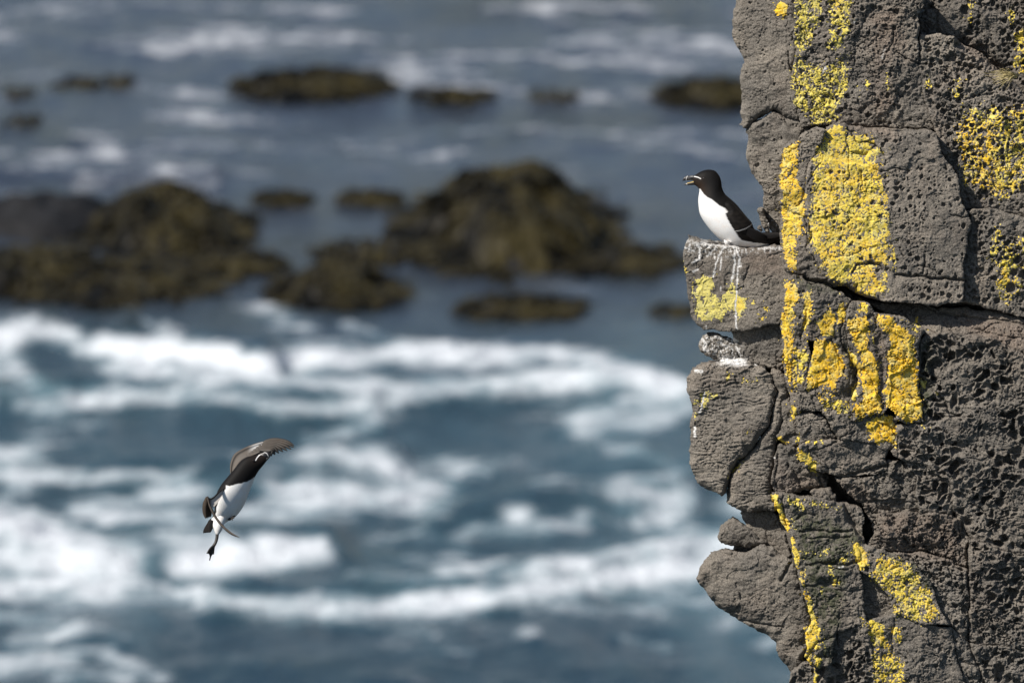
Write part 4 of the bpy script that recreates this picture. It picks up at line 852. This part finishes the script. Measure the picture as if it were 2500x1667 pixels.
# ---- perched bird -------------------------------------------------
BW = .135
perched = empty("razorbill", w3(*R1p((800, 1330)), BW))
tag(perched, "razorbill perched on the rock ledge, bill open, facing left", "bird", "razorbills")
white1 = [(425,480),(480,562),(530,607),(600,642),(660,692),(722,742),(790,768),(832,820),(798,852),(830,930),(880,1020),(940,1110),(990,1190),(1040,1242),(1200,1276),(1440,1296),(1440,1360),(1000,1440),(700,1330),(250,900),(250,500)]
def perched_col(px, py, W):
    zx = (px - 1640) * 6.03; zy = (py - 380) * 6.03
    wob = 7 * fbm(zx / 40, zy / 40, 501, 3) + 6 * fbm(zx / 11, zy / 11, 503, 2)
    d = polydist(zx + wob, zy + wob, white1)
    c = mixc(BLACK, WHITE, sstep(-9, 9, d))
    face = sstep(560, 380, zx) * sstep(230, 480, zy)
    c = np.where((d < -6)[:, None], mixc(BLACK, (.030, .019, .013), np.clip(face + .35 * sstep(300, 560, zy) * sstep(640, 480, zx), 0, 1)), c)
    # warm smudges on the lower belly
    sm = sstep(.2, .9, fbm(zx / 160, zy / 60, 505, 3)) * sstep(1050, 1300, zy) * .22
    c = c * (1 - (sm * (d > 6))[:, None] * np.array([.35, .45, .62])[None])
    q = linedist(zx, zy, [(285, 300), (345, 300), (395, 312), (435, 334)])
    c = c + (np.array(WHITE)[None] - c) * sstep(8, 3, q)[:, None]
    return c
ps = [((318,290),(338,420),8),((360,272),(385,452),13),((425,232),(405,478),18),((500,204),(418,500),22),((570,198),(416,535),24),((650,218),(408,580),26),((712,290),(402,630),29),((742,380),(402,690),33),((755,470),(408,760),38),((796,556),(422,840),44),((868,622),(455,915),50),((950,695),(510,1000),54),((1040,800),(590,1100),55),((1120,900),(680,1190),53),((1192,985),(765,1262),47),((1222,1060),(850,1322),39),((1275,1108),(980,1348),31),((1350,1142),(1120,1346),25),((1430,1168),(1260,1334),19),((1500,1192),(1400,1312),13),((1560,1222),(1500,1290),6)]
def c1(p): return R1p(p)
body1, bpx, bpy_, bW = loft_part("body", sec(c1, ps, BW), 260, 120, M["feather"], perched, perched_col, Wref=0)
# folded wings: raised patches over the flanks
wingp = [(838,640),(930,700),(1060,830),(1190,972),(1212,1050),(1290,1130),(1400,1240),(1440,1290),(1330,1288),(1200,1274),(1050,1242),(990,1192),(940,1112),(880,1022),(830,930),(800,855),(836,818),(790,740),(775,690)]
def wing_patch(sign):
    n, m = bpx.shape
    zx = (bpx - 1640) * 6.03; zy = (bpy_ - 380) * 6.03
    d = polydist(zx, zy, wingp)
    side = (bW - BW) * sign > 0.002
    ok = (d > 0) & side
    V = w3(bpx, bpy_, bW)
    cen = V.mean(1, keepdims=True); nr = V - cen; nr /= np.maximum(np.linalg.norm(nr, axis=2, keepdims=True), 1e-6)
    off = .0005 + .0065 * sstep(0, 70, d) + .0004 * fbm(zx / 60, zy / 40, 513, 3) * sstep(20, 60, d)
    # the secondaries end in a step along the white bar
    bar = [(935, 1112), (1000, 1106), (1080, 1082), (1140, 1048), (1195, 1000)]
    q = linedist(zx, zy, bar)
    # beyond the bar: long primaries
    beyond = (zy - np.interp(zx, [935, 1000, 1080, 1140, 1195], [1112, 1106, 1082, 1048, 1000])) > 0
    off = off - np.where(beyond & (zx > 935), .003, 0) * sstep(0, 14, q)
    V2 = (V + nr * off[..., None]).reshape(-1, 3)
    ii = np.arange(n * m).reshape(n, m); jj = np.roll(ii, -1, 1)
    f = np.stack([ii[:-1], jj[:-1], jj[1:], ii[1:]], -1).reshape(-1, 4)
    f = f[ok.ravel()[f].all(1)]
    u = np.unique(f); rm = -np.ones(n * m, int); rm[u] = np.arange(len(u))
    x, y = zx.ravel()[u], zy.ravel()[u]
    br = unif(fbm(x / 90, y / 60, 511, 3))
    c = mixc(BLACK, (.020, .017, .015), br * sstep(650, 900, y))
    c = c + (np.array((.66, .65, .63))[None] - c) * sstep(10, 4.5, linedist(x, y, bar))[:, None]
    c = c + (np.array((.06, .05, .045))[None] - c) * (sstep(6, 2, linedist(x, y, [(1110, 1085), (1200, 1150), (1320, 1230), (1420, 1285)])) * .8)[:, None]
    return build("wing", V2[u], rm[f], M["feather"], perched, attrs=dict(col=c))
wing_near = wing_patch(-1); wing_far = wing_patch(1)
dark = lambda t, s: mixc(BLACK, (.022, .018, .016), .6 * np.abs(s) ** 3 + .2 * t)
for wobj, sg in ((wing_near, -1), (wing_far, 1)):
    for i in range(4):
        feather(lambda p: R1(p), [(1080 + i * 22, 1110 - i * 12, sg * 42), (1220 + i * 20, 1195 - i * 14, sg * 36), (1330 + i * 16, 1245 - i * 16, sg * 26), (1440 - i * 6, 1292 - i * 26, sg * 14)], .010, wobj, "primary_feather", dark, W=BW, axis='p')
tail1 = None
for i in range(6):
    y0 = 1165 + i * 14
    feather(lambda p: R1(p), [(1330, 1150 + i * 18, -16 + i * 6), (1450, 1175 + i * 17, -20 + i * 8), (1560, 1165 + i * 24, -22 + i * 9), (1660 - abs(i - 2) * 14, 1158 + i * 30, -24 + i * 10)], .011, perched, "tail_feather", dark, W=BW, axis='p')
for i in range(3):   # white undertail
    feather(lambda p: R1(p), [(1120, 1310 + i * 8, -14 + i * 14), (1260, 1300 + i * 9, -12 + i * 12), (1400 - i * 20, 1298 + i * 12, -8 + i * 9)], .010, perched, "undertail_covert", lambda t, s: mixc((.72, .71, .69), (.55, .54, .52), t), W=BW, axis='p')
# bill
def bill_col(px, py, W):
    zx = (px - 1640) * 6.03; zy = (py - 380) * 6.03
    c = np.tile(np.array([.018, .016, .016]), (len(zx), 1))
    for pts, w, col in (([(243, 286), (226, 320), (219, 366)], 5, (.55, .54, .52)), ([(268, 290), (255, 350)], 3.5, (.16, .155, .15)), ([(285, 290), (276, 350)], 3, (.10, .1, .1)), ([(285, 296), (345, 300), (400, 314)], 3, (.5, .5, .48)),
                        ([(226, 400), (236, 430)], 5, (.5, .48, .45)), ([(240, 394), (290, 382), (345, 370), (410, 386)], 9, (.52, .36, .09))):
        q = linedist(zx, zy, pts); c = c + (np.array(col)[None] - c) * sstep(w * 1.25, w * .6, q)[:, None]
    return c
loft_part("upper_mandible", sec(c1, [((405,300),(420,380),7),((345,282),(352,360),7.5),((290,286),(285,354),6),((240,289),(225,360),4.5),((200,304),(193,362),3.4),((177,332),(178,368),2.2),((169,366),(170,386),.8)], BW), 60, 28, M["horn"], perched, bill_col)
loft_part("lower_mandible", sec(c1, [((412,384),(400,438),6.5),((345,368),(345,427),6),((290,381),(290,428),4.6),((240,394),(236,429),3.2),((206,408),(205,428),2),((188,420),(189,426),.6)], BW), 50, 24, M["horn"], perched, bill_col)
def ball(name, c, r, mat, parent, nu=14, nv=10):
    V = []; 
    for i in range(nv + 1):
        a = math.pi * i / nv
        for j in range(nu):
            b = 2 * math.pi * j / nu
            V.append(c + r * np.array([math.sin(a) * math.cos(b), math.sin(a) * math.sin(b), math.cos(a)]))
    F = [(i * nu + j, (i + 1) * nu + j, (i + 1) * nu + (j + 1) % nu, i * nu + (j + 1) % nu) for i in range(nv) for j in range(nu)]
    return build(name, np.array(V), F, mat, parent)
for sg in (-1, 1): ball("eye", w3(*R1p((478, 318)), BW + sg * .0185), .0042, M["eye"], perched)
# feet: a short white-feathered tarsus and a dark webbed foot with three toes
def tube(name, pts, rad, mat, parent, colfn=None, m=10, n=24):
    """pts world (k,3), rad (k,)"""
    A = crom(np.column_stack([pts, rad]), n); C = A[:, :3]; r = np.maximum(A[:, 3], .0004)
    T = np.gradient(C, axis=0); T /= np.linalg.norm(T, axis=1)[:, None]
    ref = np.array([0.3, 1.0, .2]); a = np.cross(T, ref); a /= np.linalg.norm(a, axis=1)[:, None]; b = np.cross(T, a)
    th = np.arange(m) / m * 6.2832
    V = (C[:, None] + r[:, None, None] * (a[:, None] * np.cos(th)[None, :, None] + b[:, None] * np.sin(th)[None, :, None])).reshape(-1, 3)
    caps = [np.array([[j, j + 1, m - 2 - j, m - 1 - j] for j in range(m // 2 - 1)]) + o for o in (0, (n - 1) * m)]
    at = dict(col=colfn(np.repeat(np.linspace(0, 1, n), m))) if colfn else None
    return build(name, V, np.concatenate([lfaces(n, m)] + caps), mat, parent, attrs=at)
def web_foot(parent, ankle, toes, rad=.0032):
    """three toes from the ankle and a web between them, one mesh"""
    Vs, Fs = [], []; base = 0
    for t in toes:
        C = crom(np.array([ankle, ankle * .45 + t * .55 + np.array([0, 0, .004]), t]), 8); m = 6; th = np.arange(m) / m * 6.2832
        d = t - ankle; d = d / np.linalg.norm(d); a = np.cross(d, [0, 0, 1.0]); a /= np.linalg.norm(a); b = np.cross(d, a)
        r = rad * np.linspace(1.1, .55, 8)
        V = (C[:, None] + r[:, None, None] * (a * np.cos(th)[:, None] + b * np.sin(th)[:, None])[None]).reshape(-1, 3)
        Vs.append(V); Fs += [tuple(f) for f in lfaces(8, m, base)]; base += len(V)
        Fs.append(tuple(base - m + j for j in range(m)))
    for t0, t1 in zip(toes[:-1], toes[1:]):
        n = 6; P = []
        for k in range(n):
            f = k / (n - 1); sag = 1 - .16 * math.sin(math.pi * f)
            q = t0 * (1 - f) + t1 * f
            P += [ankle + (q - ankle) * .12, ankle + (q - ankle) * .55 + np.array([0, 0, .002]), ankle + (q - ankle) * sag * .96]
        P = np.array(P); off = np.array([0, 0, .0008])
        Vs += [P + off, P - off]
        for k in range(n - 1):
            for r in range(2):
                i0 = base + k * 3 + r
                Fs.append((i0, i0 + 1, i0 + 4, i0 + 3)); j0 = i0 + len(P); Fs.append((j0, j0 + 3, j0 + 4, j0 + 1))
        base += 2 * len(P)
    return build("foot", np.concatenate(Vs), Fs, M["foot"], parent)
for wd in (-.030, .024):
    hip = w3(*R1p((830, 1250)), BW + wd); ank = w3(*R1p((800, 1318)), BW + wd)
    tube("tarsus", np.array([hip, w3(*R1p((815, 1290)), BW + wd), ank + np.array([0, 0, .003])]), np.array([.012, .009, .006]), M["feather"], perched, lambda t: mixc(WHITE, (.6, .58, .55), t ** 3))
    toes = [w3(*R1p((500 + q * 30, 1290 - q * 6)), BW + wd + q * .026) for q in (-1, 0, 1)]
    web_foot(perched, ank, [np.array(t) for t in toes])

# ---- flying bird --------------------------------------------------
FW = 0.0
flying = empty("razorbill", w3(*R2p((300, 1000)), FW))
tag(flying, "razorbill in flight over the surf with raised wing and dangling foot", "bird", "razorbills")
white2 = [(700,528),(640,568),(560,592),(480,606),(425,626),(385,618),(378,660),(345,690),(330,745),(288,800),(276,870),(262,940),(205,1010),(150,1120),(420,1200),(900,800),(800,520)]
def flying_col(px, py, W):
    zx = (px - 470) * 4.611; zy = (py - 1050) * 4.611
    wob = 6 * fbm(zx / 30, zy / 30, 601, 3)
    d = polydist(zx + wob, zy + wob, white2)
    c = mixc(BLACK, WHITE, sstep(-5, 5, d))
    face = sstep(560, 740, zx) * sstep(480, 300, zy)
    c = np.where((d < -5)[:, None], mixc(BLACK, (.014, .010, .008), face), c)
    q = linedist(zx, zy, [(712, 338), (728, 308), (752, 280), (775, 266)])
    c = c + (np.array(WHITE)[None] - c) * sstep(6.5, 3, q)[:, None]
    return c
fs = [((800,262),(838,340),6),((745,276),(795,396),12),((675,286),(748,452),19),((600,306),(706,520),25),((530,360),(688,565),30),((460,448),(662,628),36),((392,528),(632,708),43),((332,602),(602,790),47),((286,680),(566,864),48),((262,760),(522,930),46),((254,838),(464,988),41),((246,910),(402,1022),33),((224,980),(350,1056),24),((196,1040),(292,1096),14),((180,1080),(232,1112),7)]
c2 = R2p
fsec = sec(c2, fs, FW)
for r_, tl in zip(fsec, [0, 0, 2, 3, 5, 9, 13, 17, 21, 23, 21, 16, 10, 4, 0]):
    r_.append(tl / 1000.0); r_[4] *= 1 - tl / 110.0
loft_part("body", fsec, 240, 110, M["feather"], flying, flying_col)
def fbill_col(px, py, W):
    zx = (px - 470) * 4.611; zy = (py - 1050) * 4.611
    c = np.tile(np.array([.018, .016, .016]), (len(zx), 1))
    for pts, w, col in (([(785, 258), (810, 248), (835, 258), (858, 298)], 3.4, (.66, .65, .63)), ([(770, 345), (745, 372)], 3, (.2, .2, .2)), ([(775, 268), (760, 280)], 5, (.75, .74, .72)), ([(815, 320), (850, 300)], 2, (.12, .12, .12))):
        q = linedist(zx, zy, pts); c = c + (np.array(col)[None] - c) * sstep(w * 1.3, w * .6, q)[:, None]
    return c
loft_part("upper_mandible", sec(c2, [((745,285),(790,340),6),((790,256),(822,322),6.5),((820,244),(850,306),5.2),((850,240),(872,294),3.8),((872,254),(884,286),2),((882,272),(886,280),.6)], FW), 50, 26, M["horn"], flying, fbill_col)
loft_part("lower_mandible", sec(c2, [((780,330),(795,392),6),((820,318),(835,345),5),((845,303),(858,320),3.4),((868,296),(874,304),1)], FW), 36, 20, M["horn"], flying, fbill_col)
for sg in (-1, 1): ball("eye", w3(*R2p((690, 342)), FW + sg * .0185), .0042, M["eye"], flying)
# far wing, raised: arm and hand as one cambered sheet with thickness, flight feathers fanned from its rear edge
wf = bpy.data.objects
UND = (.12, .108, .097); UBR = (.085, .066, .052); PRM = (.20, .175, .15)
arm = [(425,505,34),(418,430,46),(428,350,54),(468,268,60),(560,210,64),(660,165,66),(760,134,68),(850,116,68)]      # leading edge: x y W(mm)
rear = [(470,470,34),(500,405,38),(545,345,40),(600,315,42),(660,290,44),(725,262,46),(790,225,50),(850,170,56)]
A = crom(np.array([[*R2p((x, y)), w / 1000] for x, y, w in arm]), 60); B = crom(np.array([[*R2p((x, y)), w / 1000] for x, y, w in rear]), 60)
u = np.linspace(0, 1, 26)
G = A[:, None] * (1 - u)[None, :, None] + B[:, None] * u[None, :, None]
camb = np.sin(np.pi * u) * .0035
thk = .0006 + .0045 * np.exp(-((u - .10) / .16) ** 2)
front = G.copy(); front[:, :, 2] += camb - thk; back = G.copy(); back[:, :, 2] += camb + thk
zx = (G[:, :, 0] - 470) * 4.611; zy = (G[:, :, 1] - 1050) * 4.611
uu = np.broadcast_to(u[None], zx.shape)
barb = .5 + .5 * np.sin(uu * 60 + zx * .02)
cu = mixc(UND, (.60, .60, .59), (sstep(600, 720, zx) * sstep(.85, .3, uu)).ravel())
cu = cu + (np.array((.15, .135, .12))[None] - cu) * (sstep(640, 470, zx).ravel() * .5)[:, None]
cu = cu * (.82 + .18 * barb.ravel())[:, None]
cu = cu + (np.array(UBR)[None] - cu) * (sstep(.10, .03, uu)).ravel()[:, None]
cu = cu + (np.array((.05, .042, .036))[None] - cu) * (sstep(.82, .97, uu) * sstep(720, 560, zx)).ravel()[:, None]
nA, nB = zx.shape; ii = np.arange(nA * nB).reshape(nA, nB)
ff = np.stack([ii[:-1, :-1], ii[1:, :-1], ii[1:, 1:], ii[:-1, 1:]], -1).reshape(-1, 4)
fb = ff[:, ::-1] + nA * nB
rim = []
loop = list(ii[0]) + list(ii[1:, -1]) + list(ii[-1, -2::-1]) + list(ii[-2:0:-1, 0])
for a_, b_ in zip(loop, loop[1:] + loop[:1]): rim.append((a_, b_, b_ + nA * nB, a_ + nA * nB))
VV_ = np.concatenate([w3(front[..., 0], front[..., 1], front[..., 2]).reshape(-1, 3), w3(back[..., 0], back[..., 1], back[..., 2]).reshape(-1, 3)])
wing_up = build("wing", VV_, np.concatenate([ff, fb, np.array(rim)]), M["feather"], flying, attrs=dict(col=np.concatenate([cu, np.tile(np.array([.03, .026, .023]), (nA * nB, 1))])))
prim = lambda t, s: mixc((.22, .20, .178), (.050, .040, .032), np.clip(sstep(.35, .9, np.abs(s)) + .4 * t ** 2, 0, 1))
tips = [(1146,180),(1142,200),(1112,220),(1066,236),(1018,248),(968,264),(922,282),(880,298)]
for i, (tx, ty) in enumerate(tips):
    f = i / (len(tips) - 1)
    bx, by, bw = 800 - 10 * f * 6, 128 + 95 * f, 58 - 14 * f
    mx, my = 950 - 70 * f, 112 + 118 * f
    feather(lambda p: R2(p), [(bx, by, bw), ((bx + mx) / 2, (by + my) / 2 - 4 * (1 - f), bw + 3), (mx, my, bw + 6), ((mx + tx) / 2 + 12 * (1 - f), (my + ty) / 2 - 14 * (1 - f), bw + 10), (tx, ty, bw + 16)], .0066, wing_up, "primary_feather", prim, axis='p', n=22, taper=1.2)
sec_c = lambda t, s: mixc((.16, .145, .13), (.06, .05, .043), np.clip(t * 1.1, 0, 1))
for i in range(9):
    f = i / 8
    bx, by = 500 + 250 * f, 385 - 190 * f
    feather(lambda p: R2(p), [(bx, by - 30, 47 + 6 * f), (bx + 25, by + 10 + 20 * f, 45 + 6 * f), (bx + 62 + 26 * f, by + 52 + 12 * f, 42 + 6 * f)], .0078, wing_up, "secondary_feather", sec_c, axis='p', n=12, taper=1.3)
# near wing: upper arm out to the wrist, flight feathers trailing, hand seen edge on
arm2 = [(372,640,-30),(300,690,-62),(245,742,-88),(205,758,-104),(178,733,-116)]
rear2 = [(345,712,-52),(302,796,-92),(252,858,-124),(220,856,-138),(196,800,-142)]
A = crom(np.array([[*R2p((x, y)), w / 1000] for x, y, w in arm2]), 44); B = crom(np.array([[*R2p((x, y)), w / 1000] for x, y, w in rear2]), 44)
u = np.linspace(0, 1, 20); G = A[:, None] * (1 - u)[None, :, None] + B[:, None] * u[None, :, None]
thk = .0006 + .007 * np.exp(-((u - .10) / .2) ** 2); camb = np.sin(np.pi * u) * .008
front = G.copy(); front[:, :, 2] += camb - thk; back = G.copy(); back[:, :, 2] += camb + thk
uu = np.broadcast_to(u[None], G.shape[:2]); zx = (G[:, :, 0] - 470) * 4.611
cu = mixc((.50, .49, .47), (.36, .345, .32), uu.ravel())
cu = cu + (np.array((.035, .03, .027))[None] - cu) * sstep(.26, .14, uu).ravel()[:, None]
cu = cu + (np.array((.10, .085, .07))[None] - cu) * (sstep(240, 200, zx)).ravel()[:, None]
nA, nB = uu.shape; ii = np.arange(nA * nB).reshape(nA, nB)
ff = np.stack([ii[:-1, :-1], ii[1:, :-1], ii[1:, 1:], ii[:-1, 1:]], -1).reshape(-1, 4); fb = ff[:, ::-1] + nA * nB
loop = list(ii[0]) + list(ii[1:, -1]) + list(ii[-1, -2::-1]) + list(ii[-2:0:-1, 0])
rim = np.array([(a_, b_, b_ + nA * nB, a_ + nA * nB) for a_, b_ in zip(loop, loop[1:] + loop[:1])])
VV_ = np.concatenate([w3(front[..., 0], front[..., 1], front[..., 2]).reshape(-1, 3), w3(back[..., 0], back[..., 1], back[..., 2]).reshape(-1, 3)])
wing_dn = build("wing", VV_, np.concatenate([ff, fb, rim]), M["feather"], flying, attrs=dict(col=np.concatenate([cu, np.tile(np.array([.03, .026, .023]), (nA * nB, 1))])))
brn = lambda t, s: mixc((.10, .078, .06), (.040, .032, .027), np.clip(.8 * np.abs(s) ** 2, 0, 1)) * (.8 + .5 * t)[:, None]
for i in range(7):       # flight feathers folded under the wrist
    f = i / 6
    feather(lambda p: R2(p), [(172 + 30 * f, 745 + 12 * f, -118 + 8 * f), (150 + 50 * f, 830 + 10 * f, -116 + 10 * f), (146 + 56 * f, 910, -110 + 10 * f), (162 + 52 * f, 992 - 10 * (i % 2) - 18 * f, -102 + 10 * f)], .0068, wing_dn, "secondary_feather", brn, axis='p', n=18, taper=1.4)
edgec = lambda t, s: mixc((.075, .062, .052), (.13, .112, .096), t)
for i in range(5):       # hand: primaries turned edge on to the camera, vanes lying along the line of sight
    f = i / 4
    feather(lambda p: R2(p), [(176 + 8 * f, 738 + 3 * f, -122 + 16 * f), (212 + 4 * f, 850, -122 + 17 * f), (268, 966 + 3 * f, -124 + 18 * f), (350 - 4 * f, 1070 + 4 * f, -128 + 20 * f), (440 - 14 * f, 1146 + 2 * f, -134 + 23 * f), (542 - 42 * f, 1198 - 9 * f, -142 + 27 * f)], .011, wing_dn, "primary_feather", edgec, axis='w', n=30, thick=.0040 - .0012 * f, taper=1.1)
# tail, legs
for i in range(7):
    f = i / 6
    feather(lambda p: R2(p), [(215 + 8 * f, 1000 + 10 * f, 20 - 40 * f), (190 + 14 * f, 1060 + 4 * f, 22 - 46 * f), (118 + 78 * f, 1160 - 10 * (i % 2) - 8 * f, 24 - 52 * f)], .0085, flying, "tail_feather", dark, axis='p', n=14, taper=1.6)
tw = lambda x, y, w: w3(*R2p((x, y)), w)
tube("leg", np.array([tw(320, 980, -.012), tw(292, 1060, -.02), tw(288, 1110, -.024), tw(284, 1150, -.026), tw(282, 1172, -.026)]), np.array([.019, .017, .0135, .0085, .005]), M["feather"], flying, lambda t: mixc(WHITE, (.7, .69, .67), t), n=36, m=16)
ankle = tw(246, 1292, -.032)
tube("tarsus", np.array([tw(282, 1160, -.026), tw(276, 1215, -.028), tw(262, 1262, -.030), tw(240, 1300, -.032)]), np.array([.0056, .0050, .0048, .0050]), M["foot"], flying)
web_foot(flying, ankle, [tw(168, 1380, -.060), tw(196, 1460, -.042), tw(238, 1392, -.020)], .0034)
ank2 = tw(428, 1000, -.006)
tube("tarsus", np.array([tw(395, 985, 0), tw(420, 998, -.004), ank2]), np.array([.006, .005, .004]), M["foot"], flying)
web_foot(flying, ank2, [tw(452, 1012, -.030), tw(470, 985, -.022), tw(492, 962, -.012)], .0024)

# ------------------------------------------------------------------ dry grass tuft and soil in the cleft at the upper right
def grass():
    base = w3(2474, 186, -.005)
    root = empty("grass_tuft", base)
    tag(root, "dry straw coloured grass tuft in the cleft at upper right", "grass")
    r = np.random.default_rng(12); N = 70; st = 6
    Vs, Fs = [], []
    for i in range(N):
        a = r.normal(2.9, .55); L = r.uniform(18, 55) * (1.5 if i % 11 == 0 else 1); w = r.uniform(.7, 1.3)
        x0, y0, w0 = 2474 + r.normal(0, 5), 186 + r.normal(0, 3.5), -.03 + r.normal(0, .008)
        dx, dy = math.cos(a), -math.sin(a) * .6; b = len(Vs) * 0 + sum(len(v) for v in Vs)
        P = []
        for k in range(st + 1):
            t = k / st; px = x0 + dx * L * t; py = y0 + dy * L * t + 10 * t * t * r.uniform(.6, 1); ww = w * (1 - t * .85)
            P += [w3(px, py - ww, w0 - .03 * math.sin(t * 2)), w3(px, py + ww, w0 - .03 * math.sin(t * 2) - .0006)]
        Vs.append(np.array(P))
        for k in range(st): Fs.append((b + 2 * k, b + 2 * k + 1, b + 2 * k + 3, b + 2 * k + 2))
    o = build("blades", np.concatenate(Vs), Fs, M["grass"], root); o["kind"] = "stuff"
grass()
